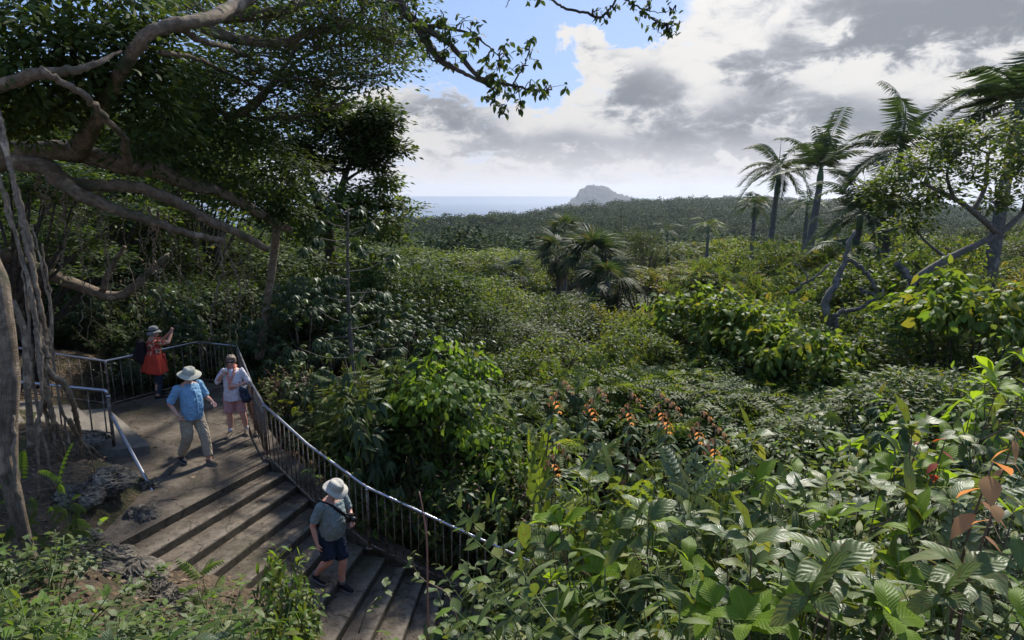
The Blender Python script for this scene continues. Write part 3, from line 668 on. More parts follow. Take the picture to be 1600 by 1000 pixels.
rr_ = railing('railing', 'short steel railing in front of the upper left steps with hanging roots over it', [(-10.6, 10.42, -2.86), (-7.55, 11.26, -3.50), (-7.47, 11.29, -3.52), (-7.44, 11.3, -3.60)], .82, .24, post_ix=(3,), r_top=.027, hgt=1.0, post_r=.03, bar_r=.014)
o_ = np.array((-10.6, 10.42, -2.86)); b = MB()
tube(b, spline([np.array((-7.42, 11.3, -4.02)) - o_, np.array((-7.30, 11.18, -4.06)) - o_, np.array((-5.90, 9.78, -4.78)) - o_], 12), .030, 10); b.build('lower_handrail', 'steel', rr_)

# ================================================================== rocks
def make_rock(seed, s):
    g = np.random.default_rng(seed); n = 44; m_ = 30
    th = np.linspace(0, 2 * math.pi, n, endpoint=False); ph = np.linspace(.02, math.pi - .02, m_); TH, PH = np.meshgrid(th, ph)
    v = np.stack([np.sin(PH) * np.cos(TH), np.sin(PH) * np.sin(TH), np.cos(PH)], -1)
    r = np.ones(TH.shape)
    for o in range(6):
        for q in range(3):
            k = g.normal(size=3) * 1.7 * 1.9 ** o; w_ = np.sin(v @ k + g.uniform(0, 6)); r = r + (np.abs(w_) * 2 - 1.1 if o > 1 else w_) * .13 / 1.45 ** o
    r = np.where(r > 1.12, 1.12 + (r - 1.12) * .3, r)
    r += g.normal(size=r.shape) * .022
    V = (v * r[..., None] * np.array(s)).reshape(-1, 3); i = np.arange(m_ - 1)[:, None] * n; j = np.arange(n)[None]; k = (j + 1) % n
    b = MB(); b.add(V, [np.stack([i + j, i + n + j, i + n + k, i + k], -1).reshape(-1, 4)]); return b
ROCKS = [((165, 825), 7.9, (.40, .30, .22), 'broad flat pale rock below the hanging roots'), ((112, 800), 7.8, (.42, .3, .24), 'mossy pale stone beside the banyan foot'),
    ((215, 785), 8.9, (.42, .4, .40), 'rough rock at the foot of the slanted handrail'), ((165, 735), 9.2, (.5, .4, .26), 'dark crumbly boulder below the short railing'),
    ((215, 850), 7.5, (.42, .34, .30), 'brown rock beside the top stair'), ((245, 880), 7.1, (.34, .3, .28), 'pitted brown rock beside the second stair'), ((190, 885), 6.7, (.34, .3, .2), 'pitted grey rock behind the leafy shrubs'),
    ((120, 760), 8.7, (.42, .34, .25), 'grey rock lying among the root tips'), ((270, 915), 6.8, (.36, .3, .28), 'low rock at the left end of the fourth stair'), ((230, 740), 9.9, (.28, .22, .22), 'small dark stone at the landing edge'),
    ((150, 850), 7.2, (.30, .24, .20), 'yellow mossed stone under the flat pale rock'), ((88, 850), 6.7, (.26, .2, .16), 'small grey stone in the leaf litter by the banyan foot'), ((140, 655), 11.2, (.36, .3, .2), 'dark rock under the short railing')]
for q, ((px, py), d, s, lb) in enumerate(ROCKS):
    p = D(px, py, d); z = max(gz(p[0], p[1]), -5.3) + s[2] * .10
    o = make_rock(40 + q, np.array(s) * .78).build('rock', 'rock', None, False); o.location = (p[0], p[1], z); o.rotation_euler = (0, 0, q * 1.3); tag(o, lb, 'rock', 'rocks on the bank left of the stairs')
# crumbly edge stones along the left of the stairs
for q in range(5, 9):
    p = np.array(Lk[q]) + (-.1, .5 - .02 * q); o = make_rock(80 + q, (.3, .34, .3)).build('rock', 'rock'); o.location = (p[0], p[1], Z0 - RISE * q + .0)
    tag(o, 'rough stone edging the lower stairs under the foliage', 'rock', 'edge stones of the lower stairs')
# fallen leaves
g = np.random.default_rng(8); b = MB()
P = np.concatenate([np.column_stack([g.uniform(-11, -3.5, 2600), g.uniform(4.2, 12.5, 2600)]), np.column_stack([g.uniform(-5, 5, 1500), g.uniform(2.5, 7, 1500)]), np.column_stack([g.uniform(-14, -3, 1200), g.uniform(12, 19, 1200)])])
onl = np.zeros(len(P), bool)
def inside(pt, poly):
    x, y = pt[:, 0], pt[:, 1]; r = np.zeros(len(pt), bool); n = len(poly)
    for i in range(n):
        x1, y1 = poly[i][:2]; x2, y2 = poly[(i + 1) % n][:2]; c = ((y1 > y) != (y2 > y)) & (x < (x2 - x1) * (y - y1) / (y2 - y1 + 1e-12) + x1); r ^= c
    return r
onl = inside(P, land); keep = ~onl | (g.random(len(P)) < .10); P, onl = P[keep], onl[keep]
z = np.where(onl, Z0 + .012, ground(P[:, 0], P[:, 1]) + .02)
addp(b, T_leaf(.5, 2, .25, .2), np.column_stack([P, z]), np.column_stack([randu(len(P), g)[:, :2], g.normal(size=len(P)) * .12]), np.array((0, 0, 1.)) + randu(len(P), g) * .35, g.uniform(.05, .13, len(P)))
for k in range(1, 13):
    m_ = 46; t = g.random(m_) ** .8; f = g.random(m_) ** 2.2; a = np.outer(1 - t, Rk[k]) + np.outer(t, Lk[k]); a0 = np.outer(1 - t, Rk[k - 1]) + np.outer(t, Lk[k - 1]); q = a * f[:, None] * .9 + a0 * (1 - .9 * f[:, None])
    addp(b, T_leaf(.5, 2, .25, .2), np.column_stack([q, np.full(m_, Z0 - RISE * k + .01)]), np.column_stack([randu(m_, g)[:, :2], np.zeros(m_)]), np.array((0, 0, 1.)) + randu(m_, g) * .2, g.uniform(.02, .065, m_))
tag(b.build('leaf_litter', 'leaf_litter'), 'fallen brown leaves scattered over the bank, landing and stairs', 'leaf litter', kind='stuff')

# ================================================================== people
def remesh(mb, name, mat, parent, voxel, smooth=3, fold=0):
    o = mb.build(name, mat, None); md = o.modifiers.new('r', 'REMESH'); md.mode = 'VOXEL'; md.voxel_size = voxel; md.use_smooth_shade = True
    s_ = o.modifiers.new('s', 'SMOOTH'); s_.iterations = smooth; s_.factor = .5
    dg = bpy.context.evaluated_depsgraph_get(); me = bpy.data.meshes.new_from_object(o.evaluated_get(dg), depsgraph=dg); me.name = name
    me.polygons.foreach_set('use_smooth', np.full(len(me.polygons), True))
    if fold:
        n_ = len(me.vertices); co = np.empty(n_ * 3, np.float32); no = np.empty(n_ * 3, np.float32); me.vertices.foreach_get('co', co); me.vertices.foreach_get('normal', no); co = co.reshape(-1, 3).astype(float); no = no.reshape(-1, 3)
        w = 0; gf = np.random.default_rng(len(name))
        for q in range(9):
            k = gf.normal(size=3) * (26, 26, 15) * (1 + .12 * q); w = w + np.abs(np.sin(co @ k + 1.6 * np.sin(co @ (gf.normal(size=3) * 9)) + gf.uniform(0, 6)))
        w = (w / 9 - .62) * 2; me.vertices.foreach_set('co', (co + no * (w * fold)[:, None]).astype(np.float32).ravel()); me.update()
    old = o.data; o.modifiers.clear(); o.data = me; bpy.data.meshes.remove(old); o.parent = parent
    return o
def limb(mb, pts, rad, sides=14, ell=1.0, n=12, up=None, ends=True, lump=0):
    P = spline(pts, n); r = np.interp(np.linspace(0, 1, n), np.linspace(0, 1, len(rad)), rad)
    tube(mb, P, r, sides, ell=ell, up=up, lump=lump)
    if ends:
        for p, q in ((P[0], r[0]), (P[-1], r[-1])): ball(mb, p, (q * .98,) * 3)
def ball(mb, c, r, n=14, rot=None):
    th = np.linspace(0, 2 * math.pi, n, endpoint=False); ph = np.linspace(.05, math.pi - .05, n // 2 + 2)
    TH, PH = np.meshgrid(th, ph); v = np.stack([np.sin(PH) * np.cos(TH), np.sin(PH) * np.sin(TH), np.cos(PH)], -1).reshape(-1, 3) * np.array(r)
    if rot is not None: v = v @ np.array(rot).T
    m_ = len(ph); i = np.arange(m_ - 1)[:, None] * n; j = np.arange(n)[None]; k = (j + 1) % n
    V = np.vstack([v, v[:n].mean(0), v[-n:].mean(0)]) + np.array(c); jj = np.arange(n); kk = (jj + 1) % n; L = len(v)
    mb.add(V, [np.stack([i + j, i + n + j, i + n + k, i + k], -1).reshape(-1, 4), np.vstack([np.stack([jj, kk, np.full(n, L)], -1), np.stack([(m_ - 1) * n + kk, (m_ - 1) * n + jj, np.full(n, L + 1)], -1)])])
def hand(mb, wrist, d, palm_n, side, curl=.5):
    """palm and five fingers; d = direction, palm_n = palm normal, side = +1 thumb towards cross(d, palm_n)"""
    d = np.array(d, float); d /= np.linalg.norm(d); n_ = np.array(palm_n, float); n_ -= d * (n_ @ d); n_ /= np.linalg.norm(n_); s = np.cross(d, n_) * side; w = np.array(wrist)
    limb(mb, [w, w + d * .045, w + d * .085], [.022, .030, .028], ell=.62, up=s, n=6)
    for q, (off, ln) in enumerate(((.030, .068), (.010, .078), (-.010, .073), (-.028, .058))):
        p0 = w + d * .082 + s * off; c1 = curl * (.8 + .1 * q); p1 = p0 + (d * math.cos(c1) + n_ * math.sin(c1)) * ln * .5; p2 = p1 + (d * math.cos(c1 * 2.1) + n_ * math.sin(c1 * 2.1)) * ln * .5
        limb(mb, [p0 - d * .01, p0, p1, p2], [.0095, .0095, .0088, .0072], 8, n=8)
    p0 = w + d * .025 + s * .024; p1 = p0 + (d * .7 + s * .7 + n_ * .2) * .035; p2 = p1 + (d * .9 + s * .15 + n_ * .4) * .033
    limb(mb, [p0, p1, p2], [.013, .0115, .009], 8, n=6)
def head_mesh(mb, c, yaw=0, pitch=0, s=1.0):
    """skull, jaw, nose, ears, lips; looks along +y"""
    M = np.array(Matrix.Rotation(yaw, 3, 'Z') @ Matrix.Rotation(pitch, 3, 'X')); c = np.array(c)
    T = lambda p: c + M @ (np.array(p) * s)
    ball(mb, T((0, -.008, .022)), np.array((.076, .095, .092)) * s, 20, M); ball(mb, T((0, .018, -.030)), np.array((.062, .072, .072)) * s, 18, M)
    ball(mb, T((0, .048, -.080)), np.array((.036, .034, .026)) * s, 14, M)
    limb(mb, [T((0, .088, .018)), T((0, .104, -.006)), T((0, .110, -.022))], [.009 * s, .012 * s, .015 * s], 8, n=6)
    ball(mb, T((-.030, .072, -.012)), np.array((.026, .022, .022)) * s, 10, M); ball(mb, T((.030, .072, -.012)), np.array((.026, .022, .022)) * s, 10, M)
    ball(mb, T((0, .078, .034)), np.array((.052, .018, .010)) * s, 12, M)
    ball(mb, T((0, .088, -.048)), np.array((.024, .012, .009)) * s, 10, M); ball(mb, T((0, .084, -.060)), np.array((.020, .012, .008)) * s, 10, M)
    for q in (-1, 1): ball(mb, T((q * .080, -.006, -.004)), np.array((.010, .022, .032)) * s, 10, M)
    return T, M
def face_parts(root, T, M, s=1.0):
    b = MB(); ball(b, T((0, .094, -.053)), np.array((.021, .008, .005)) * s, 10, M); b.build('lips', 'lip', root)
    for q in (-1, 1):
        b = MB(); ball(b, T((q * .030, .078, .012)), np.array((.013, .012, .009)) * s, 10, M); e = b.build('eye', 'eye_white', root)
        b = MB(); ball(b, T((q * .030, .087, .012)), np.array((.006, .005, .006)) * s, 8, M); b.build('iris', 'iris_dark', e)
def hat(root, T, M, mat, band, brim=.165, crown=(.098, .112, .085), tilt=0, droop=.03, s=1.0, z0=.055, wav=.008, band_h=.026):
    b = MB(); n = 48; th = np.linspace(0, 2 * math.pi, n, endpoint=False); rows = []
    prof_ = [(.0, 1.0, 0), (.35, .98, 0), (.7, .90, 0), (.92, .72, 0), (1.0, .52, 0), (1.05, .12, 0), (1.08, -.02, 0)]
    cx, cyy, cz = crown
    for r, h, _ in prof_: rows.append(np.column_stack([cx * r * np.cos(th), cyy * r * np.sin(th), np.full(n, z0 + cz * h) - .010 * (r < .5) + .006 * np.cos(2 * th) * (r > .2)]))
    for f in (.12, .35, .6, .85, 1.0):
        rr = 1 + (brim / .105) * f * (1.0 + .06 * np.cos(2 * th)); rows.append(np.column_stack([cx * 1.05 * rr * np.cos(th), cyy * 1.03 * rr * np.sin(th), z0 - .004 - droop * f ** 1.3 + wav * np.sin(3 * th + 1) * f + wav * 1.2 * np.cos(2 * th) * f]))
    lo = [r_ - (0, 0, .006) for r_ in rows[::-1]]; rows = rows + lo
    V = np.concatenate(rows); V = np.array([T(v) for v in V]); m_ = len(rows); i = np.arange(m_ - 1)[:, None] * n; j = np.arange(n)[None]; k = (j + 1) % n
    b.add(V, [np.stack([i + j, i + n + j, i + n + k, i + k], -1).reshape(-1, 4)]); h_ = b.build('sun_hat', mat, root)
    b = MB(); rows = [np.column_stack([cx * r * np.cos(th), cyy * r * np.sin(th), np.full(n, z)]) for r, z in ((1.075, z0), (1.085, z0 + band_h * .5), (1.04, z0 + band_h))]
    V = np.array([T(v) for v in np.concatenate(rows)]); i = np.arange(2)[:, None] * n
    b.add(V, [np.stack([i + j, i + k, i + n + k, i + n + j], -1).reshape(-1, 4)]); b.build('hat_band', band, h_)
def shoe(root, ankle, fwd, mat, sole='sole', s=1.0):
    a = np.array(ankle, float); f = np.array(fwd, float); f /= np.linalg.norm(f); z = a[2] - .085
    b = MB(); limb(b, [a + f * -.045 - (0, 0, .04), a + f * .03 - (0, 0, .035), a + f * .12 * s - (0, 0, .052), a + f * .19 * s - (0, 0, .062)], [.036, .042, .041, .028], 14, ell=1.05, n=10)
    limb(b, [a + (0, 0, .0), a - (0, 0, .04)], [.042, .045], 12, n=4)
    o = remesh(b, 'shoe', mat, root, .008, 2)
    b = MB(); P = spline([a + f * -.075, a + f * .03, a + f * .13 * s, a + f * .215 * s], 10); P[:, 2] = a[2] - .088 + 0.0
    tube(b, P, np.array([.030, .046, .050, .030]), 12, ell=.36, up=np.cross(f, (0, 0, 1.))); b.build('sole', sole, o)

def legs(mb, J, r=(.088, .060, .042), scale=1.0, cut=None, ext=0):
    for s in ('R', 'L'):
        h_, k_, a_ = (np.array(J[x + s], float) for x in ('hip', 'knee', 'ank'))
        cpt = (k_ * .55 + a_ * .45) + (0, -.018, 0)
        if cut is None: limb(mb, [h_, (h_ + k_) / 2, k_, cpt, a_], [r[0], r[0] * .86, r[1], r[1] * .98, r[2]], 16, n=18)
        else:
            q = h_ * (1 - cut) + k_ * cut if cut <= 1 else k_ * (2 - cut) + a_ * (cut - 1)
            pts = [h_, (h_ + k_) / 2, q] if cut <= 1 else [h_, (h_ + k_) / 2, k_, q]; rad = [r[0], r[1], r[2]] if cut <= 1 else [r[0], (r[0] + r[1]) / 2, r[1], r[2]]
            limb(mb, pts, rad, 18, n=16, ends=False, lump=.05)
def arms(mb, J, r=(.048, .040, .028), cut=None):
    for s in ('R', 'L'):
        a, e, w = (np.array(J[x + s], float) for x in ('sho', 'elb', 'wri'))
        if cut is None: limb(mb, [a, e], [r[0], r[1]], 12, n=8); limb(mb, [e, (e + w) / 2, w], [r[1] * .98, r[1] * .9, r[2] * .85], 12, n=10)
        elif cut <= 1: limb(mb, [a, a * (1 - cut) + e * cut], [r[0], r[1]], 14, n=8, ends=False, lump=.05); ball(mb, a, (r[0],) * 3)
        else:
            f = cut - 1; limb(mb, [a, e], [r[0], r[1]], 14, n=8, lump=.05); limb(mb, [e, e * (1 - f) + w * f], [r[1], r[2]], 14, n=6, ends=False)
def torso(mb, J, rad, ell, n=18, sides=22):
    pts = [np.array(p, float) for p in J['spine']]; P = spline(pts, n); tube(mb, P, np.interp(np.linspace(0, 1, n), np.linspace(0, 1, len(rad)), rad), sides, ell=ell, up=(0, 1., 0))
UP = np.array((0, 0, 1.))

def person_blue():
    p = W(304, 733, Z0); root = empty('person', (p[0] - .12, p[1] + .30, Z0 + .005), R_(180 + 58), 'man in blue shirt, khaki trousers and cream sun hat walking across the landing', 'person')
    J = dict(hipR=(.10, .0, .93), hipL=(-.10, 0, .93), kneeR=(.13, .02, .50), kneeL=(-.09, .20, .52), ankR=(.14, -.22, .11), ankL=(-.09, .27, .09),
             shoR=(.20, -.01, 1.43), shoL=(-.20, .0, 1.43), elbR=(.31, -.10, 1.17), elbL=(-.30, .02, 1.16), wriR=(.28, .07, .98), wriL=(-.27, .26, 1.10),
             spine=[(0, 0, .88), (0, .01, 1.0), (0, .03, 1.15), (0, .01, 1.33), (0, .0, 1.45), (0, .01, 1.50)])
    b = MB(); torso(b, J, [.12, .13, .13, .13, .11, .055], [1.3, 1.3, 1.3, 1.4, 1.55, 1.0]); legs(b, J); arms(b, J)
    limb(b, [(0, .0, 1.44), (0, .02, 1.56)], [.062, .056]); T, M = head_mesh(b, (0, .055, 1.635), R_(-12), R_(-14))
    hand(b, J['wriR'], (-.1, .62, -.75), (-1, 0, .2), 1, .6); hand(b, J['wriL'], (.25, .9, -.1), (.3, -.2, -1), -1, .5)
    remesh(b, 'body', 'skin_pink', root, .0062, 2); face_parts(root, T, M)
    b = MB(); ball(b, T((0, -.028, -.005)), (.080, .078, .072), 18, M); b.build('hair', 'hair_grey', root)
    hat(root, T, M, 'hat_cream', 'hat_band', brim=.092, crown=(.098, .112, .105))
    b = MB(); torso(b, dict(spine=[(0, .03, .86), (0, .045, .98), (0, .055, 1.13), (0, .03, 1.30), (0, .005, 1.43), (0, .0, 1.485)]), [.160, .165, .163, .148, .120, .060], [1.14, 1.12, 1.14, 1.26, 1.5, 1.15]); arms(b, J, (.068, .070), .92)
    sh = remesh(b, 'shirt', 'blue_shirt', root, .0095, 3, fold=.019)
    b = MB(); limb(b, [(-.075, .155, 1.30), (-.075, .168, 1.24)], [.045, .043], 4, ell=.25, n=4, up=(1, 0, 0), ends=False); b.build('pocket', 'blue_shirt', sh)
    b = MB(); limb(b, [(.0, .175, 1.40), (.0, .222, 1.22), (.0, .225, 1.02), (0, .205, .90)], [.016] * 4, 6, ell=.35, n=10, up=(1, 0, 0), ends=False); b.build('placket', 'blue_shirt', sh)
    b = MB(); limb(b, [(-.085, .0, 1.475), (-.060, .085, 1.455), (-.012, .135, 1.41)], [.014, .022, .012], 8, ell=.4, n=8); limb(b, [(.085, .0, 1.475), (.060, .085, 1.455), (.012, .135, 1.41)], [.014, .022, .012], 8, ell=.4, n=8); b.build('collar', 'blue_shirt', sh)
    b = MB(); torso(b, dict(spine=[(0, .01, .82), (0, .01, .92), (0, .01, 1.02)]), [.125, .14, .135], [1.35, 1.3, 1.25], 8); legs(b, J, (.112, .088, .074), cut=1.86); remesh(b, 'trousers', 'khaki', root, .0095, 2, fold=.019)
    shoe(root, J['ankR'], (.15, 1, 0), 'shoe_dark'); shoe(root, (J['ankL'][0], J['ankL'][1], .09), (-.05, 1, 0), 'shoe_brown')
def person_grey():
    z = Z0 - RISE * 7; p = W(536, 922, z); root = empty('person', (p[0] - .1, p[1] - .02, z + .005), R_(-90 - 30), 'man in grey t-shirt and navy shorts stepping down the stairs, camera at chest', 'person')
    J = dict(hipR=(.10, -.06, .92), hipL=(-.10, -.03, .92), kneeR=(.11, .02, .56), kneeL=(-.08, .10, .49), ankR=(.12, -.26, .245), ankL=(-.08, .06, .09),
             shoR=(.20, -.0, 1.42), shoL=(-.20, .04, 1.42), elbR=(.27, -.10, 1.14), elbL=(-.29, .07, 1.16), wriR=(.27, -.03, .89), wriL=(-.14, .25, 1.13),
             spine=[(0, -.05, .88), (0, -.03, 1.0), (0, .0, 1.15), (0, .01, 1.33), (0, .02, 1.45), (0, .03, 1.50)])
    b = MB(); torso(b, J, [.12, .13, .13, .13, .11, .055], [1.3, 1.3, 1.3, 1.4, 1.55, 1.0]); legs(b, J, (.09, .060, .040)); arms(b, J, (.050, .041, .029))
    limb(b, [(0, .02, 1.44), (0, .05, 1.56)], [.062, .058]); T, M = head_mesh(b, (0, .10, 1.625), R_(-4), R_(-24))
    hand(b, J['wriR'], (-.05, .15, -1), (-1, .1, 0), 1, .45); hand(b, J['wriL'], (.6, .75, .1), (.2, .1, -1), -1, .8)
    remesh(b, 'body', 'skin_pink', root, .0062, 2); face_parts(root, T, M)
    b = MB(); ball(b, T((0, -.028, -.005)), (.080, .078, .072), 18, M); b.build('hair', 'hair_grey', root)
    hat(root, T, M, 'hat_beige', 'hat_beige', brim=.068, crown=(.098, .112, .105), droop=.035, wav=.014)
    b = MB(); torso(b, dict(spine=[(0, -.02, .90), (0, .005, 1.0), (0, .035, 1.12), (0, .03, 1.28), (0, .02, 1.43), (0, .03, 1.49)]), [.150, .166, .172, .150, .120, .066], [1.18, 1.14, 1.12, 1.26, 1.5, 1.1]); arms(b, J, (.066, .066), .78)
    remesh(b, 'shirt', 'grey_tee', root, .0095, 3, fold=.019)
    b = MB(); torso(b, dict(spine=[(0, -.04, .80), (0, -.045, .92), (0, -.035, 1.0)]), [.13, .152, .148], [1.3, 1.22, 1.2], 8); legs(b, J, (.118, .104, .098), cut=.95); remesh(b, 'shorts', 'navy', root, .0095, 2, fold=.016)
    shoe(root, J['ankR'], (.1, 1, 0), 'black_cloth'); shoe(root, J['ankL'], (0, 1, 0), 'black_cloth')
    for s in 'RL':
        a = np.array(J['ank' + s]); b = MB(); limb(b, [a + (0, 0, .05), a], [.045, .046], n=4, ends=False); b.build('sock', 'sole', root)
    b = MB(); tube(b, spline([(.16, -.02, 1.475), (.10, .12, 1.42), (-.04, .215, 1.25), (-.14, .225, 1.14), (-.21, .12, 1.06), (-.18, -.12, 1.16), (.0, -.165, 1.36), (.13, -.10, 1.47), (.16, -.02, 1.475)], 40), .026, 6, ell=.22, up=(0, 0, 1.)); b.build('strap', 'black_cloth', root)
    cm = empty('camera_body', (0, 0, 0)); bpy.data.objects.remove(cm)
    q = np.array(root.matrix_basis @ Vector((-.09, .27, 1.20))); c = Matrix.Rotation(R_(-120), 4, 'Z')
    kam = empty('hand_camera', (0, 0, 0), label="black camera held at the chest of the man in the grey t-shirt", cat='camera')
    kam.location = root.matrix_basis @ Vector((-.09, .275, 1.19)) if False else Matrix.Translation(root.location) @ c @ Vector((-.09, .275, 1.19)); kam.rotation_euler.z = R_(-120)
    b = MB(); box(b, (-.065, -.03, -.045), (.065, .03, .045)); box(b, (-.025, -.028, .045), (.025, .025, .07)); box(b, (.035, -.02, .045), (.06, .02, .055)); b.build('camera_case', 'black_plastic', kam, False)
    b = MB(); tube(b, [(0, .03, 0), (0, .05, 0), (0, .095, 0)], [.034, .036, .038], 16); b.build('lens', 'black_plastic', kam); b = MB(); tube(b, [(0, .094, 0), (0, .097, 0)], .028, 16); b.build('front_glass', 'lens_glass', kam)
def person_white():
    p = W(366, 684, Z0); root = empty('person', (p[0], p[1] + .17, Z0 + .005), R_(180 + 8), 'woman in white blouse, pink shorts and striped scarf lifting her hand to her mouth', 'person')
    J = dict(hipR=(.10, .0, .86), hipL=(-.10, 0, .86), kneeR=(.11, .03, .47), kneeL=(-.12, .0, .47), ankR=(.12, .05, .09), ankL=(-.16, -.05, .09),
             shoR=(.17, -.01, 1.33), shoL=(-.17, .0, 1.33), elbR=(.29, .03, 1.13), elbL=(-.27, -.02, 1.10), wriR=(.145, .175, 1.30), wriL=(-.09, .185, 1.06),
             spine=[(0, 0, .82), (0, .01, .93), (0, .01, 1.08), (0, .01, 1.23), (0, .0, 1.35), (0, .01, 1.40)])
    b = MB(); torso(b, J, [.11, .12, .11, .12, .10, .05], [1.3, 1.3, 1.25, 1.35, 1.5, 1.0]); legs(b, J, (.092, .060, .038)); arms(b, J, (.044, .037, .026))
    limb(b, [(0, .0, 1.34), (0, .02, 1.46)], [.052, .048]); T, M = head_mesh(b, (0, .035, 1.53), R_(6), R_(-4), .95)
    hand(b, J['wriR'], (-.75, -.1, .75), (-.5, -.7, -.4), 1, .7); hand(b, J['wriL'], (.5, .35, .25), (.2, -.6, -.6), -1, .9)
    remesh(b, 'body', 'skin_pink', root, .0062, 2)
    b = MB(); ball(b, T((0, .098, -.050)), (.020, .006, .005), 10, M); b.build('lips', 'lip', root)
    b = MB(); ball(b, T((0, -.022, .040)), (.094, .104, .092), 24, M); ball(b, T((0, .035, .088)), (.078, .055, .040), 16, M); ball(b, T((-.070, -.01, .0)), (.032, .055, .055), 14, M); ball(b, T((.070, -.01, .0)), (.032, .055, .055), 14, M); ball(b, T((0, -.07, -.02)), (.075, .04, .055), 14, M)
    g = np.random.default_rng(4)
    for _ in range(26):
        d = randu(1, g)[0]; d[2] = abs(d[2]); d[1] = d[1] if d[1] < .6 else -.3; ball(b, T(np.array((0, -.015, .045)) + d * (.085, .095, .088)), (.022,) * 3, 8)
    remesh(b, 'hair', 'hair_brown', root, .006, 1)
    b = MB()
    for q in (-1, 1): ball(b, T((q * .034, .096, .014)), (.031, .010, .022), 14, M)
    limb(b, [T((-.02, .104, .02)), T((.02, .104, .02))], [.005, .005], 6, n=4)
    for q in (-1, 1): limb(b, [T((q * .062, .085, .018)), T((q * .084, -.01, .012))], [.005, .004], 6, n=4)
    b.build('sunglasses', 'lens_glass', root)
    b = MB(); torso(b, dict(spine=[(0, .01, .76), (0, .02, .86), (0, .03, 1.02), (0, .03, 1.18), (0, .005, 1.33), (0, .0, 1.385)]), [.170, .160, .138, .136, .110, .058], [1.20, 1.20, 1.22, 1.28, 1.5, 1.15]); arms(b, J, (.058, .056, .050), 1.12)
    remesh(b, 'blouse', 'white_linen', root, .0095, 3, fold=.019)
    b = MB(); torso(b, dict(spine=[(0, .0, .72), (0, .0, .85), (0, .0, .95)]), [.125, .14, .13], [1.3, 1.25, 1.2], 8); legs(b, J, (.118, .108, .100), cut=.94); remesh(b, 'shorts', 'pink_short', root, .0095, 2, fold=.016)
    for s in 'RL':
        a = np.array(J['ank' + s]); b = MB(); limb(b, [a + (0, 0, .07), a], [.042, .044], n=4, ends=False); b.build('sock', 'sock', root)
    shoe(root, J['ankR'], (.12, 1, 0), 'shoe_brown', s=.9); shoe(root, J['ankL'], (-.25, 1, 0), 'shoe_brown', s=.9)
    b = MB()
    for q in (-1, 1): limb(b, [(q * .055, -.05, 1.42), (q * .075, .06, 1.39), (q * .045, .145, 1.28), (q * .02 + .01, .185, 1.16), (q * .03 - .01, .18, 1.03)], [.024, .033, .033, .030, .034], 10, ell=.55, n=16)
    limb(b, [(-.06, -.06, 1.42), (0, -.075, 1.43), (.06, -.06, 1.42)], [.026] * 3, n=8); remesh(b, 'scarf', 'scarf', root, .008, 2, fold=.016)
    b = MB(); ball(b, (.052, .225, 1.415), (.032, .014, .042), 12); b2 = b.build('paper_tissue', 'white_paper', root); tag(b2, 'white tissue')
    # the bag hangs from her shoulder
    c = Matrix.Translation(root.location) @ Matrix.Rotation(R_(188), 4, 'Z')
    bag = empty('shoulder_bag', c @ Vector((-.24, .10, .90)), R_(188 - 35), 'dark navy shoulder bag hanging at the hip of the woman in pink shorts', 'bag')
    b = MB(); limb(b, [(-.02, 0, -.11), (0, 0, -.02), (.0, 0, .10)], [.105, .112, .065], 18, ell=.40, n=10, up=(1, 0, 0)); remesh(b, 'bag_body', 'bag_navy', bag, .009, 3)
    b = MB(); limb(b, [(.0, .045, .07), (0, .052, -.03)], [.085, .075], 14, ell=.15, up=(1, 0, 0), n=6); b.build('flap', 'bag_navy', bag)
    b = MB(); tube(b, spline([(.05, .0, .14), (.09, .08, .26), (.20, .08, .44)], 12), .011, 6, ell=.5); b.build('strap', 'bag_navy', bag)
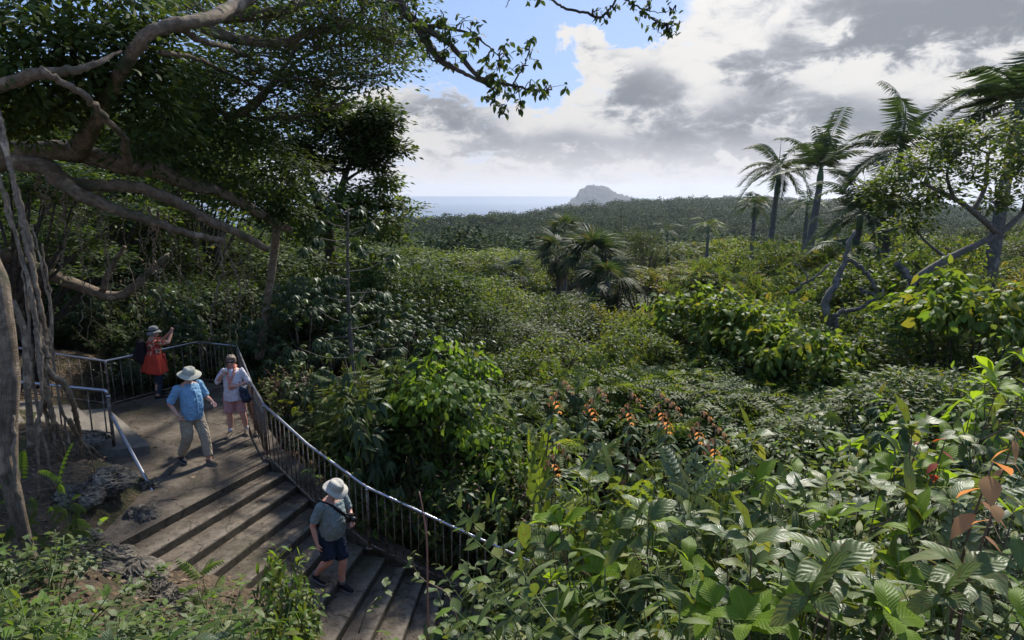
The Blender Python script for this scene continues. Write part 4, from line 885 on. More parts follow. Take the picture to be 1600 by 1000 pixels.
def person_red():
    root = empty('person', (-8.42, 14.62, Z0 + .005), R_(-48), 'person in flowered top with red jacket tied at the waist photographing from the railing', 'person')
    J = dict(hipR=(.10, .0, .90), hipL=(-.10, 0, .90), kneeR=(.11, .03, .49), kneeL=(-.12, .06, .49), ankR=(.12, -.04, .09), ankL=(-.14, .04, .09),
             shoR=(.17, .0, 1.38), shoL=(-.17, .0, 1.38), elbR=(.26, .26, 1.36), elbL=(-.18, .27, 1.36), wriR=(.13, .40, 1.56), wriL=(-.02, .41, 1.56),
             spine=[(0, -.03, .86), (0, -.02, .97), (0, .0, 1.12), (0, .0, 1.28), (0, .0, 1.40), (0, .01, 1.45)])
    b = MB(); torso(b, J, [.12, .13, .12, .13, .11, .05], [1.3, 1.3, 1.3, 1.35, 1.5, 1.0]); legs(b, J, (.09, .060, .04)); arms(b, J, (.050, .042, .029))
    limb(b, [(0, .0, 1.4), (0, .02, 1.5)], [.056, .052]); T, M = head_mesh(b, (0, .05, 1.585), 0, R_(8), .97)
    hand(b, J['wriR'], (-.45, .25, .9), (-.6, .5, 0), 1, .8); hand(b, J['wriL'], (.35, .25, .9), (.6, .5, 0), -1, .8)
    remesh(b, 'body', 'skin_pale', root, .0065, 2); face_parts(root, T, M, .97)
    b = MB(); ball(b, T((0, -.030, -.02)), (.084, .080, .085), 18, M); b.build('hair', 'hair_grey', root)
    hat(root, T, M, 'hat_grey', 'black_cloth', brim=.055, crown=(.096, .110, .115), droop=.045, band_h=.03)
    b = MB(); torso(b, dict(spine=[(0, -.02, .92), (0, -.01, 1.02), (0, .01, 1.14), (0, .0, 1.28), (0, -.005, 1.39), (0, .0, 1.44)]), [.160, .158, .152, .148, .122, .062], [1.22, 1.22, 1.2, 1.28, 1.5, 1.1]); arms(b, J, (.066, .062), .85)
    remesh(b, 'flowered_top', 'floral', root, .0095, 2, fold=.012)
    b = MB(); torso(b, dict(spine=[(0, -.02, .78), (0, -.02, .90), (0, -.02, .98)]), [.13, .145, .14], [1.3, 1.25, 1.2], 8); legs(b, J, (.112, .082, .066), cut=1.85); remesh(b, 'jeans', 'jeans', root, .0095, 2, fold=.016)
    # jacket tied at the waist: open skirt of cloth over hips and back
    b = MB(); n = 60; th = np.linspace(R_(-250), R_(70), n); rows = []
    for f in np.linspace(0, 1, 14):
        rad = .168 + .115 * f ** .8 + .022 * f * np.sin(th * 7 + f) + .012 * f * np.sin(th * 13); hh = 1.10 - f * (.44 + .03 * np.sin(th * 2 + 1)) ; rows.append(np.column_stack([rad * 1.12 * np.cos(th), rad * .95 * np.sin(th) - .02, hh]))
    for r_ in rows[::-1]: q = r_.copy(); q[:, :2] *= .955; rows.append(q)
    V = np.concatenate(rows); i = np.arange(len(rows) - 1)[:, None] * n; j = np.arange(n - 1)[None]
    b.add(V, [np.stack([i + j, i + n + j, i + n + j + 1, i + j + 1], -1).reshape(-1, 4)]); b.build('jacket', 'red_jacket', root)
    b = MB(); limb(b, [(.10, .17, 1.03), (.0, .20, 1.04), (-.10, .17, 1.03)], [.03] * 3, n=8); limb(b, [(.02, .20, 1.02), (.05, .22, .80)], [.03, .035], n=6); b.build('jacket_sleeve', 'red_jacket', root)
    shoe(root, J['ankR'], (0, 1, 0), 'black_cloth'); shoe(root, J['ankL'], (0, 1, 0), 'black_cloth')
    c = Matrix.Translation(root.location) @ Matrix.Rotation(R_(-48), 4, 'Z')
    bp = empty('backpack', c @ Vector((-.03, -.235, 1.15)), R_(-48), 'black backpack on the back of the person with the red jacket', 'backpack')
    b = MB(); limb(b, [(-.10, 0, -.22), (-.10, -.0, .0), (-.10, 0, .22)], [.10, .12, .09], 14, ell=1.1, n=10); limb(b, [(-.02, 0, -.20), (-.02, 0, .18)], [.10, .09], 14, n=8); remesh(b, 'pack_body', 'black_cloth', bp, .012, 3)
    b = MB(); limb(b, [(-.08, -.10, -.16), (-.08, -.11, .0)], [.07, .065], 12, n=6); b.build('front_pocket', 'black_cloth', bp)
    kam = empty('hand_camera', c @ Vector((.052, .50, 1.66)), R_(-48), 'small black camera held up by the person at the far railing', 'camera')
    b = MB(); box(b, (-.06, -.02, -.04), (.06, .02, .04)); b.build('camera_case', 'black_plastic', kam, False)
    b = MB(); tube(b, [(0, .02, 0), (0, .05, 0)], .026, 14); b.build('lens', 'black_plastic', kam)
for f_ in (person_blue, person_grey, person_white, person_red): f_()
for o, q in ((0, 0),): pass

# ================================================================== plants near the camera
def make_plant(name, seed, H=1.4, R=.7, stems=5, T=OV, size=.12, nleaf=9, twigs=3, mats=('leaf_shrub', 'leaf_lime'), stem='stem_green', t0=.3, droop=.15, whorl=0, young=.22, wob_=.12, sr=.010, up=.9, twl=.35, base=.06, ws=1.0):
    g = np.random.default_rng(seed); st_ = MB(); fo = MB(); lines = []
    for i in range(stems):
        a = i * 2.4 + g.uniform(-.5, .5); rr = R * math.sqrt((i + .4) / stems) * g.uniform(.7, 1.1); h = H * (1 - .35 * (rr / R) ** 2) * g.uniform(.8, 1.0)
        b0 = np.array((g.normal() * base, g.normal() * base, -.08)); tip = np.array((rr * math.cos(a), rr * math.sin(a), h))
        m1 = b0 * .55 + tip * .45 + np.array((g.normal() * wob_ * .4, g.normal() * wob_ * .4, h * .10)); P = spline([b0, m1, tip], 14); tube(st_, P, [sr, sr * .35], 5); lines.append((P, 1.0, t0))
        for k in range(twigs):
            t = g.uniform(.35, .92); q = P[int(t * 13)]; aa = a + g.uniform(-1.6, 1.6); L = H * twl * g.uniform(.5, 1.0)
            e = q + np.array((math.cos(aa) * L * .75, math.sin(aa) * L * .75, L * g.uniform(.25, .75))); Q = spline([q, (q + e) / 2 + (0, 0, -.05 * L), e], 8); tube(st_, Q, [sr * .5, sr * .22], 4); lines.append((Q, .9, .15))
    Ps, As, Ns, Ss, Yg = [], [], [], [], []
    for P, sc, ts in lines:
        L = np.concatenate(([0], np.cumsum(np.linalg.norm(np.diff(P, axis=0), axis=1)))); n = nleaf
        if whorl:
            n = whorl; s = np.full(n, L[-1]) - g.random(n) * .03 * H; t = s / L[-1]
        else:
            t = np.linspace(ts, 1, n) + g.normal(size=n) * .015; t = np.clip(t, 0, 1); s = t * L[-1]
        p = np.stack([np.interp(s, L, P[:, c]) for c in range(3)], 1); d = nrm(np.stack([np.interp(np.minimum(s, L[-1] * .95), L[:-1], np.diff(P[:, c])) for c in range(3)], 1))
        az = np.arange(n) * 2.4 + g.uniform(0, 6) + g.normal(size=n) * .3; ref = nrm(np.cross(d, np.array((.2, 1, .1)) + 0 * d)); rf2 = np.cross(d, ref)
        rad = ref * np.cos(az)[:, None] + rf2 * np.sin(az)[:, None]
        A = rad + d * (.35 + .5 * (t ** 3))[:, None]; A[:, 2] = A[:, 2] * .6 - droop * (1.2 - t); Ps.append(p); As.append(A); Ns.append(np.array((0, 0, up)) + d * .35 - rad * .15 + randu(n, g) * .22)
        Ss.append(size * sc * (1 - (young if not whorl else 0) * 2 * np.clip(t - .75, 0, 1)) * g.uniform(.5, 1.22, n) * ws); Yg.append(t + g.normal(size=n) * .06 if not whorl else np.full(n, g.random() + .45))
    P, A, N, S, Yg = map(np.concatenate, (Ps, As, Ns, Ss, Yg)); lime = Yg > .93 if len(mats) > 1 else np.zeros(len(P), bool)
    if (~lime).any(): addp(fo, T, P[~lime], A[~lime], N[~lime], S[~lime], 0)
    if lime.any(): addp(fo, T, P[lime], A[lime], N[lime], S[lime], 1)
    r = empty(name); KIDS[r.name] = [st_.build('stem', stem, r), fo.build('foliage', list(mats), r)]; r['dim'] = (H, R); return r

PL = {}
def reg(key, objs): PL[key] = objs
reg('ovate', [make_plant('leafy_shrub', s, 1.5, .75, 7, OV, .135, 9, 4, ('leaf_shrub', 'leaf_lime'), t0=.25) for s in (1, 2, 3)])
reg('hydr', [make_plant('leafy_shrub', s, 1.1, .6, 7, T_leaf(.66, 8, .06, .24, peak=.36, wave=.012, serr=.05), .13, 8, 3, ('leaf_bluish', 'leaf_shrub'), t0=.3) for s in (4, 5)])
reg('big', [make_plant('large_leaved_shrub', s, 1.5, .7, 6, BIG, .245, 7, 1, ('leaf_big', 'leaf_biglime'), whorl=7, stem='stem_brown', droop=.05, sr=.012, twl=.45, young=0) for s in (6, 7, 8)])
reg('gloom', [make_plant('shade_toned_bush', s, 2.2, 1.1, 12, T_leaf(.42, 4, .1, .25), .15, 12, 6, ('leaf_dark', 'leaf_dark'), t0=.15, stem='stem_brown', sr=.012, twl=.3) for s in (41, 42)])  # banyan shade put into the leaf colour, darkening the foliage behind the landing
reg('biglime', [make_plant('large_leaved_shrub', 36, 1.4, .55, 4, BIGW, .25, 7, 1, ('leaf_biglime', 'leaf_shrub'), whorl=6, stem='stem_brown', droop=.15, sr=.012, twl=.45, young=0)])
reg('silver', [make_plant('large_leaved_shrub', 37, 1.4, .6, 5, BIG, .25, 7, 1, ('leaf_silver', 'leaf_big'), whorl=6, stem='stem_brown', droop=.05, sr=.012, twl=.45, young=0)])
reg('lance', [make_plant('drooping_shrub', s, 1.4, .8, 8, LAN, .19, 12, 3, ('leaf_shrub', 'leaf_bright'), t0=.2, droop=.45) for s in (9, 10)])
reg('pin', [make_plant('feather_leaved_shrub', s, 1.7, .9, 6, PIN, .42, 8, 2, ('leaf_silver', 'leaf_bright'), t0=.35, droop=.1, stem='stem_brown', young=.3) for s in (11, 12)])
reg('vine', [make_plant('heart_leaved_creeper', s, 1.3, .9, 9, HEART, .15, 10, 3, ('leaf_lime', 'leaf_mid'), t0=.15, droop=.35, wob_=.3) for s in (13, 14)])
reg('small', [make_plant('bushy_shrub', s, 1.5, .8, 12, T_leaf(.46, 4, .1, .2), .085, 12, 6, ('leaf_mid', 'leaf_yellow'), t0=.2, stem='stem_brown', sr=.008, twl=.3) for s in (15, 16)])
reg('rusty', [make_plant('rusty_tipped_shrub', s, 1.5, .85, 13, T_leaf(.38, 4, .1, .3), .10, 11, 6, ('leaf_mid', 'leaf_rust'), t0=.25, stem='stem_brown', sr=.008, twl=.3, droop=.3) for s in (17, 18)])
reg('palmate', [make_plant('fan_leaved_shrub', s, 2.0, 1.0, 6, PALM7, .34, 9, 3, ('leaf_gloss',), t0=.3, stem='stem_brown', droop=.1) for s in (19, 20)])
reg('willow', [make_plant('narrow_leaved_plant', s, .9, .6, 8, T_leaf(.2, 6, .12, .2, peak=.4), .15, 12, 2, ('leaf_lime', 'leaf_bright'), t0=.25, droop=.0) for s in (21, 22)])
reg('purple', [make_plant('reddish_shrub', s, 1.3, .7, 11, T_leaf(.36, 3, .1, .2), .06, 14, 7, ('leaf_purple', 'leaf_rust'), t0=.2, stem='stem_brown', sr=.007, twl=.28) for s in (23,)])
reg('fern', [make_plant('fern_leaved_plant', s, .45, .25, 6, PINn, .36, 3, 0, ('leaf_mid', 'leaf_lime'), t0=.6, droop=.2, up=1) for s in (24,)])
reg('elliptic', [make_plant('glossy_shrub', 26, 1.25, .60, 15, T_leaf(.40, 8, .12, .22, peak=.5, wave=.008), .155, 12, 5, ('leaf_big', 'leaf_lime'), t0=.5, droop=.0, stem='stem_brown', up=.8, twl=.22)])
used = set(); _g = np.random.default_rng(77); PN = [0]
def put(key, px, py, d, w=None, label=None, cat='shrub', group=None, z0=None, hmul=1.0, rot=None):
    """a plant standing d metres ahead with its top seen at that height"""
    top = D(px, py, d); src = PL[key][int(_g.integers(len(PL[key])))]; z = gz(top[0], top[1]) if z0 is None else z0; H, R = src['dim']
    h = max(.35, top[2] - z) * hmul; w = w or min(1.25, max(.75, h / H))
    sh = h / H; sxy = w
    nm = src.name.split('.')[0]
    if src.name in used: o = copy_thing(src, (top[0], top[1], z), 0, (sxy, sxy, sh), label, cat, group)
    else:
        used.add(src.name); o = src; o.location = (top[0], top[1], z); o.scale = (sxy, sxy, sh); tag(o, label, cat, group)
    o.rotation_euler.z = _g.uniform(0, 6.28) if rot is None else rot; PN[0] += 1; return o

# ---- named plants
put('biglime', 1290, 832, 2.45, .75, 'shrub with broad lime leaves glowing against the light, lowest of the large leaved ones')
put('silver', 1215, 745, 3.2, .85, 'shrub with large pale ribbed leaves standing above the lime leaved one')
put('biglime', 915, 735, 4.1, .8, 'shrub of long glossy yellow edged leaves at the end of the railing view')
put('biglime', 1180, 672, 4.9, .8, 'tall shrub holding one yellow and several silvery leaves over the dark valley')
put('silver', 1330, 690, 4.9, 1.0, 'shrub with grey sheen on large leaves in front of the dark valley')
put('big', 1530, 560, 6.3, 1.1, 'tall broad leaved sapling crowding the right edge above the orange leaves', 'sapling')
put('big', 1600, 535, 7.4, 1.2, 'broad leaved sapling half cut off by the right edge', 'sapling')
put('biglime', 1205, 838, 2.75, .75, 'shrub with yellow green fans of broad leaves left of the lowest lime one')
put('biglime', 1010, 770, 3.7, .75, 'shrub with yellow green broad leaves between the glossy and the ribbed leaves')
put('biglime', 1500, 850, 2.7, .75, 'shrub with yellow green broad leaves below the orange leaves')
put('biglime', 880, 830, 3.9, .7, 'low shrub with lime leaves near the end of the lower railing')
put('biglime', 1360, 745, 3.7, .75, 'shrub with lime leaves behind the lowest lime fan')
put('biglime', 1450, 655, 4.8, .8, 'shrub with flat green leaves beside the small red leaves')
put('big', 1570, 700, 3.6, .9, 'shrub mixing big green and orange leaves at the right edge')
put('big', 1420, 625, 6.0, 1.0, 'large leaved shrub rising behind the small red leaves')
put('pin', 900, 625, 6.2, 1.15, 'feather leaved shrub with orange tips, nearest the clipped railing end')
put('pin', 990, 628, 6.4, 1.15, 'feather leaved shrub with orange shoots in the middle of the slope')
put('pin', 1070, 640, 6.1, 1.15, 'feather leaved shrub whose orange shoots lean to the right')
put('pin', 950, 690, 5.2, 1.0, 'pale feather leaved shrub below the orange shoots')
put('pin', 1120, 700, 5.0, 1.0, 'pale feather leaved shrub behind the big ribbed leaves')
put('pin', 1020, 740, 4.4, .9, 'feather leaved shrub between the glossy and the ribbed leaves')
put('pin', 850, 745, 5.5, .9, 'feather leaved shrub overhanging the lower railing')
put('rusty', 742, 672, 10.6, 1.6, 'round bush with rusty shoots just beyond the lower railing')
put('rusty', 800, 680, 10.5, 1.4, 'rusty tipped bush leaning over the railing bars')
put('small', 690, 700, 9.8, 1.2, 'small leaved yellow green bush behind the railing')
put('palmate', 600, 520, 11.0, 1.3, 'shrub with fan shaped leaves beside the bright creeper')
put('palmate', 485, 540, 13.6, 1.1, 'dark fan leaved shrub behind the curve of the railing')
put('pin', 512, 595, 12.2, .9, 'yellow green feathery shrub leaning on the railing curve')
put('ovate', 575, 640, 11.3, 1.0, 'leafy green shrub right behind the handrail above the lower man')
put('small', 600, 690, 10.2, 1.1, 'dense small leaved bush behind the handrail near the pale hat')
put('purple', 448, 560, 13.6, 1.2, 'reddish brown bush behind the railing past the woman')
put('purple', 478, 640, 12.1, .7, 'small crimson leaved bush close behind the railing')
put('small', 535, 660, 11.3, .9, 'yellowish small leaved bush between crimson bush and handrail')
put('elliptic', 440, 826, 4.9, .58, 'glossy green shrub hiding the middle of the stairs')
put('elliptic', 425, 925, 4.0, .5, 'glossy shrub with ribbed leaves below the man in navy shorts')
put('ovate', 45, 850, 4.7, 1.0, 'broad leaved green plant by the banyan foot at left edge')
put('willow', 60, 920, 3.7, .9, 'yellow green narrow leaved plant in the bottom left corner')
put('fern', 95, 745, 6.8, .6, 'small sunlit fern leaved plant growing on the hanging root', 'plant')
put('fern', 310, 895, 6.6, .8, 'small narrow leaved plant at the left edge of the stairs', 'plant')
put('fern', 28, 745, 6.9, .6, 'feathery plant beside the pale banyan trunk', 'plant')
# ---- the mass of shrubs around the camera
rows = [(2.5, 1090, 1640, 105, lambda x: 925, ['lance', 'hydr', 'ovate', 'lance']), (3.1, 900, 1640, 105, lambda x: 895 if x < 1000 else 860, ['ovate', 'hydr', 'lance', 'willow']),
        (3.9, 880, 1640, 90, lambda x: 800 if x < 1000 else 785, ['ovate', 'lance', 'pin', 'ovate', 'hydr']), (4.9, 830, 1640, 85, lambda x: 760 if x < 1000 else 728, ['ovate', 'pin', 'small', 'lance']),
        (6.0, 1160, 1640, 85, lambda x: 690 - max(0, x - 1300) * .22, ['ovate', 'palmate', 'ovate', 'small']), (7.6, 1240, 1640, 80, lambda x: 662 - max(0, x - 1300) * .38, ['palmate', 'ovate', 'vine', 'big']),
        (9.5, 1180, 1640, 75, lambda x: 640 - max(0, x - 1300) * .42, ['ovate', 'small', 'palmate'])]
names = {'gloom': 'bush with shade coloured leaves', 'lance': 'shrub of drooping lance shaped leaves', 'hydr': 'shrub with toothed dull green leaves', 'ovate': 'leafy shrub with oval green leaves', 'big': 'large leaved glossy shrub', 'pin': 'shrub with feathery leaf sprays', 'small': 'small leaved bushy shrub', 'palmate': 'shrub with fan shaped leaf sprays', 'vine': 'heart leaved creeper', 'willow': 'narrow leaved bright plant', 'rusty': 'bush with rusty young shoots', 'elliptic': 'glossy leaved shrub'}
zones = ['along the bottom edge near the camera', 'in the second band above the bottom edge', 'beside the big ribbed leaves on the slope', 'around the feather leaved shrubs', 'at the brink of the dark valley', 'on the slope below the bare fallen trunk', 'at the far side of the near slope']
for ri, (d, xa_, xb_, stp, fy, keys) in enumerate(rows):
    x = xa_ + 10
    while x < xb_:
        k = keys[int(_g.integers(len(keys)))]; put(k, x + _g.uniform(-25, 25), fy(x) + _g.uniform(-22, 22), d * _g.uniform(.93, 1.07), None, names[k] + ' ' + zones[ri], 'shrub', names[k] + ' ' + zones[ri]); x += stp * _g.uniform(.8, 1.2)
for (d, xa_, xb_, stp, fy, keys, zn) in [(4.9, 740, 880, 52, 890, ['hydr', 'ovate', 'lance'], 'in front of the lowest stairs'), (3.9, 720, 1000, 66, 960, ['hydr', 'ovate', 'willow'], 'at the bottom below the lowest stairs'), (3.7, 120, 420, 66, 985, ['hydr', 'ovate'], 'along the bottom left edge'),
        (4.6, -20, 330, 60, 945, ['hydr', 'ovate', 'hydr'], 'on the bank under the pitted rocks'), (3.1, -60, 560, 70, 1000, ['ovate', 'hydr', 'hydr'], 'in the bottom left corner'), (5.4, -60, 90, 60, 820, ['ovate', 'hydr'], 'left of the pale banyan trunk'),
        (11.5, 560, 860, 60, 620, ['pin', 'ovate', 'small', 'pin'], 'on the slope beyond the handrail'), (10.3, 560, 760, 55, 690, ['ovate', 'small', 'palmate'], 'just beyond the handrail'), (13.2, 440, 900, 60, 560, ['palmate', 'ovate', 'small'], 'among the trees beyond the railing'),
        (9.9, 800, 1160, 60, 690, ['ovate', 'small', 'palmate'], 'in the shade of the dark valley'), (19.5, 0, 480, 34, 440, ['gloom', 'palmate', 'gloom'], 'in the gloom under the banyan limbs'), (23, -20, 500, 34, 400, ['gloom'], 'deep in the wood under the banyan limbs'), (17.8, 30, 420, 34, 490, ['gloom', 'palmate', 'gloom'], 'in the shade behind the far railing'), (16.8, 180, 480, 44, 535, ['gloom', 'palmate', 'ovate'], 'close behind the far railing')]:
    x = xa_
    while x < xb_:
        k = keys[int(_g.integers(len(keys)))]; put(k, x + _g.uniform(-18, 18), fy + _g.uniform(-22, 22), d * _g.uniform(.95, 1.05), None, names[k] + ' ' + zn, 'shrub', names[k] + ' ' + zn); x += stp * _g.uniform(.8, 1.2)

# orange and red shoots over the feather leaved shrubs
def shoot(px, py, d, mat, T, size, n, label, H=.9, nst=1, lean=.2, yt=.62):
    g = np.random.default_rng(int(px + py)); tip = D(px, py, d); r = empty('young_shoot', tip - (0, 0, H), label=label, cat='shoot'); st_ = MB(); fo = MB()
    P = spline([(-lean * .5, 0, -.1), (-lean * .3, .02, H * .5), (0, 0, H)], 10); tube(st_, P, [.010, .004], 5); st_.build('stem', 'stem_brown', r)
    t = np.linspace(.35, 1, n); p = np.stack([np.interp(t, np.linspace(0, 1, 10), P[:, c]) for c in range(3)], 1); az = np.arange(n) * 2.4; A = np.stack([np.cos(az), np.sin(az), -.35 + .5 * t ** 3], 1)
    y = t > yt
    addp(fo, T, p[~y], A[~y], np.tile((0, 0, 1.), ((~y).sum(), 1)), size * 1.4, 0); addp(fo, T, p[y], A[y] - (0, 0, .5), np.tile((0, 0, 1.), (y.sum(), 1)), size * .8, 1)
    fo.build('foliage', ['leaf_bluish', mat], r); return r
lbs = ['orange tipped shoot leaning left at the valley edge', 'orange tipped shoot second from the left', 'orange shoot bending right above the feather leaves', 'rust orange shoot in the middle of the row', 'orange shoot beside the bushy rust one', 'orange shoot with hanging young leaves farthest to the right', 'short rusty shoot under the right hand orange ones', 'small orange shoot low over the pale feather leaves']
for (px, py, d), lb in zip([(878, 592, 6.2), (932, 604, 6.3), (985, 612, 6.4), (1030, 612, 6.5), (1046, 625, 6.2), (1096, 640, 6.0), (1118, 665, 5.7), (870, 690, 5.8)], lbs):
    shoot(px, py, d, 'leaf_orange', T_pinnate(3, T_leaf(.42, 3, .1, .4), .5, .5), .19, 6, lb, lean=_g.uniform(-.3, .4), yt=.68)
shoot(1478, 686, 4.4, 'leaf_red', OV, .15, 7, 'slim shoot with scarlet leaves above the right slope'); shoot(1436, 690, 4.6, 'leaf_red', OV, .07, 5, 'slim shoot with tiny red leaves beside the scarlet one')
shoot(1552, 722, 3.0, 'leaf_orange', OV, .23, 9, 'shoot with large orange leaves near the right edge'); shoot(1556, 788, 2.7, 'leaf_orange', OV, .13, 8, 'shoot with a yellow orange leaf low at the right edge'); shoot(1590, 672, 4.2, 'leaf_orange', LAN, .22, 9, 'shoot with pinkish orange leaves at the upper right edge')
# thin red cane rising from the lower edge, and a straggling vine
r_ = empty('bare_cane', D(670, 1010, 3.6), label='bare thin red cane rising in front of the stairs', cat='plant stem'); b = MB()
o_ = D(670, 1010, 3.6); tube(b, spline([D(670, 1010, 3.6) - o_, D(668, 930, 3.65) - o_, D(667, 850, 3.7) - o_, D(661, 800, 3.75) - o_, D(655, 768, 3.8) - o_], 16), [.007, .0035], 6); b.build('stem', 'stem_red', r_)
r_ = empty('straggling_vine', D(720, 990, 4.2), label='straggling thin vine crossing the lowest stairs', cat='vine'); o_ = D(720, 990, 4.2)
b = MB(); Pv = spline([D(720, 990, 4.2) - o_, D(700, 930, 4.3) - o_, D(660, 905, 4.4) - o_, D(645, 880, 4.4) - o_, D(650, 860, 4.4) - o_], 14); tube(b, Pv, [.006, .003], 5)
Pv2 = spline([D(560, 990, 4.2) - o_, D(575, 950, 4.3) - o_, D(600, 925, 4.4) - o_, D(600, 905, 4.4) - o_], 12); tube(b, Pv2, [.005, .003], 5); b.build('stem', 'stem_brown', r_)
b = MB(); P = np.vstack([Pv[3:], Pv2[3:]]); addp(b, OV, P, nrm(randu(len(P), _g) * (1, 1, .3)), np.tile((0, 0, 1.), (len(P), 1)), .085); b.build('foliage', 'leaf_shrub', r_)
# ground cover under everything
g = np.random.default_rng(21); n_ = 5200
P = np.column_stack([g.uniform(-8, 9, n_), g.uniform(1.8, 8.2, n_)]); ok = ~inside(P, [(-6.4, 8.2), (-4.4, 6.9), (-3, 6.2), (1, 5.6), (3, 8), (3, 10), (-7, 13)]) & (np.abs(P[:, 0]) < P[:, 1] * .95 + .5); P = P[ok]
ok = g.random(len(P)) < np.where((P[:, 0] < -3.2) & (P[:, 1] > 5.2), .10, .9); P = P[ok]; z = ground(P[:, 0], P[:, 1])
b = MB(); k = 7; PP = np.repeat(np.column_stack([P, z + .05]), k, 0) + g.normal(size=(len(P) * k, 3)) * (.12, .12, .07); A = randu(len(PP), g); A[:, 2] = np.abs(A[:, 2]) * .4; addp(b, T_leaf(.5, 4, .1, .25), PP, A, np.array((0, 0, 1.)) + randu(len(PP), g) * .4, g.uniform(.05, .11, len(PP)))
tag(b.build('ground_cover', 'leaf_shrub'), 'low leafy ground cover over the near slope', 'ground cover', kind='stuff')

# ================================================================== forest trees
TR = {}
def treg(key, seeds, **kw): TR[key] = [make_tree(kw.pop('nm', None) or NMS[key], s, **kw) for s in seeds]
NMS = dict(vinet='creeper_covered_tree', sumac='feather_leaved_tree', rustyt='rusty_tipped_tree', wall='dark_leaved_tree', fine='small_leaved_tree', mid='broadleaf_tree', bright='bright_green_tree', layer='layered_tree', heart='large_leaved_tree', dark='dark_leaved_tree', far='forest_tree', farb='bright_forest_tree', grey='grey_green_tree', yellow='yellowish_tree', scheff='fan_leaved_tree', olive='olive_tree')
treg('fine', (1, 2), H=7, R=3, crown_h=5.4, nlobes=30, lobe_r=0.66, T=T_leaf(.42, 2, .1, .15), size=.15, ncl=15, nl=15, clr=0.17, leaf='leaf_grey', flatlobe=0.55, twigs=3)
treg('mid', (3, 4), H=7, R=3, crown_h=5, nlobes=28, lobe_r=0.66, T=TL3, size=.20, ncl=14, nl=12, clr=0.17, leaf='leaf_mid', flatlobe=0.5, twigs=3)
treg('bright', (5, 6), H=7, R=3, crown_h=4.8, nlobes=28, lobe_r=0.66, T=TL3, size=.18, ncl=14, nl=12, clr=0.17, leaf='leaf_bright', leafs2='leaf_mid', flatlobe=0.5, twigs=3)
treg('layer', (7, 8), H=6, R=3, crown_h=3.6, nlobes=24, lobe_r=0.8, T=PINf, size=.50, ncl=14, nl=5, clr=0.2, leaf='leaf_mid', leafs2='leaf_bright', flatlobe=0.28, flat=.25, upb=1.2, top=.1, twigs=2)
treg('heart', (9, 10), H=6, R=2.6, crown_h=3.6, nlobes=20, lobe_r=0.58, T=T_leaf(.70, 4, .06, .35, peak=.3, heart=1, wave=.02), size=.25, ncl=12, nl=7, clr=0.22, leaf='leaf_bright', leafs2='leaf_lime', droop=.35, upb=.9, flatlobe=0.5, twigs=3)
treg('dark', (11, 12), H=8, R=3.2, crown_h=5.4, nlobes=30, lobe_r=0.74, T=TL3, size=.19, ncl=15, nl=13, clr=0.19, leaf='leaf_dark', flatlobe=0.5, twigs=3)
treg('grey', (13,), H=6, R=2.8, crown_h=4.8, nlobes=28, lobe_r=0.66, T=TL3, size=.17, ncl=14, nl=12, clr=0.17, leaf='leaf_grey', leafs2='leaf_dark', flatlobe=0.5, twigs=3)
treg('yellow', (14,), H=6, R=2.8, crown_h=4, nlobes=28, lobe_r=0.66, T=TL3, size=.18, ncl=14, nl=12, clr=0.17, leaf='leaf_yellow', leafs2='leaf_bright', flatlobe=0.5, twigs=3)
treg('scheff', (15, 16), H=7, R=2.4, crown_h=5.6, nlobes=15, lobe_r=.72, T=PALM7, size=.38, ncl=8, nl=4, clr=.26, leaf='leaf_gloss', flat=.5, upb=1.0)
treg('far', (17, 18), H=7, R=3.2, crown_h=4.6, nlobes=26, lobe_r=0.78, T=TD, size=.27, ncl=13, nl=9, clr=0.22, leaf='leaf_grey', leafs2='leaf_mid', twigs=1, flatlobe=0.55)
treg('farb', (19, 20), H=7, R=3.2, crown_h=4.2, nlobes=26, lobe_r=0.76, T=TD, size=.26, ncl=13, nl=9, clr=0.22, leaf='leaf_bright', leafs2='leaf_yellow', twigs=1, flatlobe=0.55)
treg('vinet', (31, 32), H=5, R=1.5, crown_h=4.7, nlobes=14, lobe_r=.62, T=T_leaf(.80, 5, .05, .3, peak=.28, heart=1, wave=.015), size=.15, ncl=17, nl=9, clr=.15, leaf='leaf_lime', leafs2='leaf_mid', droop=.5, upb=.9, trunk_r=.07)
treg('sumac', (33, 34), H=5, R=1.5, crown_h=4.4, nlobes=14, lobe_r=.62, T=PIN, size=.40, ncl=9, nl=4, clr=.2, leaf='leaf_mid', leafs2='leaf_bright', droop=.15, upb=1.3, trunk_r=.07, flat=.4)
treg('rustyt', (35,), H=4, R=1.6, crown_h=3.4, nlobes=15, lobe_r=.62, T=T_leaf(.40, 4, .1, .3), size=.12, ncl=24, nl=10, clr=.16, leaf='leaf_mid', leafs2='leaf_rust', droop=.2, upb=1.0, trunk_r=.07)
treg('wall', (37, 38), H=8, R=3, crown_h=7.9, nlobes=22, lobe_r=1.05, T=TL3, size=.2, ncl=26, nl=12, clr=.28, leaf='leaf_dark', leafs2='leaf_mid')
treg('olive', (21,), H=5, R=2.6, crown_h=3.2, nlobes=24, lobe_r=0.62, T=PINf, size=.42, ncl=11, nl=6, clr=0.17, leaf='leaf_mid', leafs2='leaf_yellow', flatlobe=0.42, flat=.35, upb=1.1, twigs=2)
tg = np.random.default_rng(99); TP = []
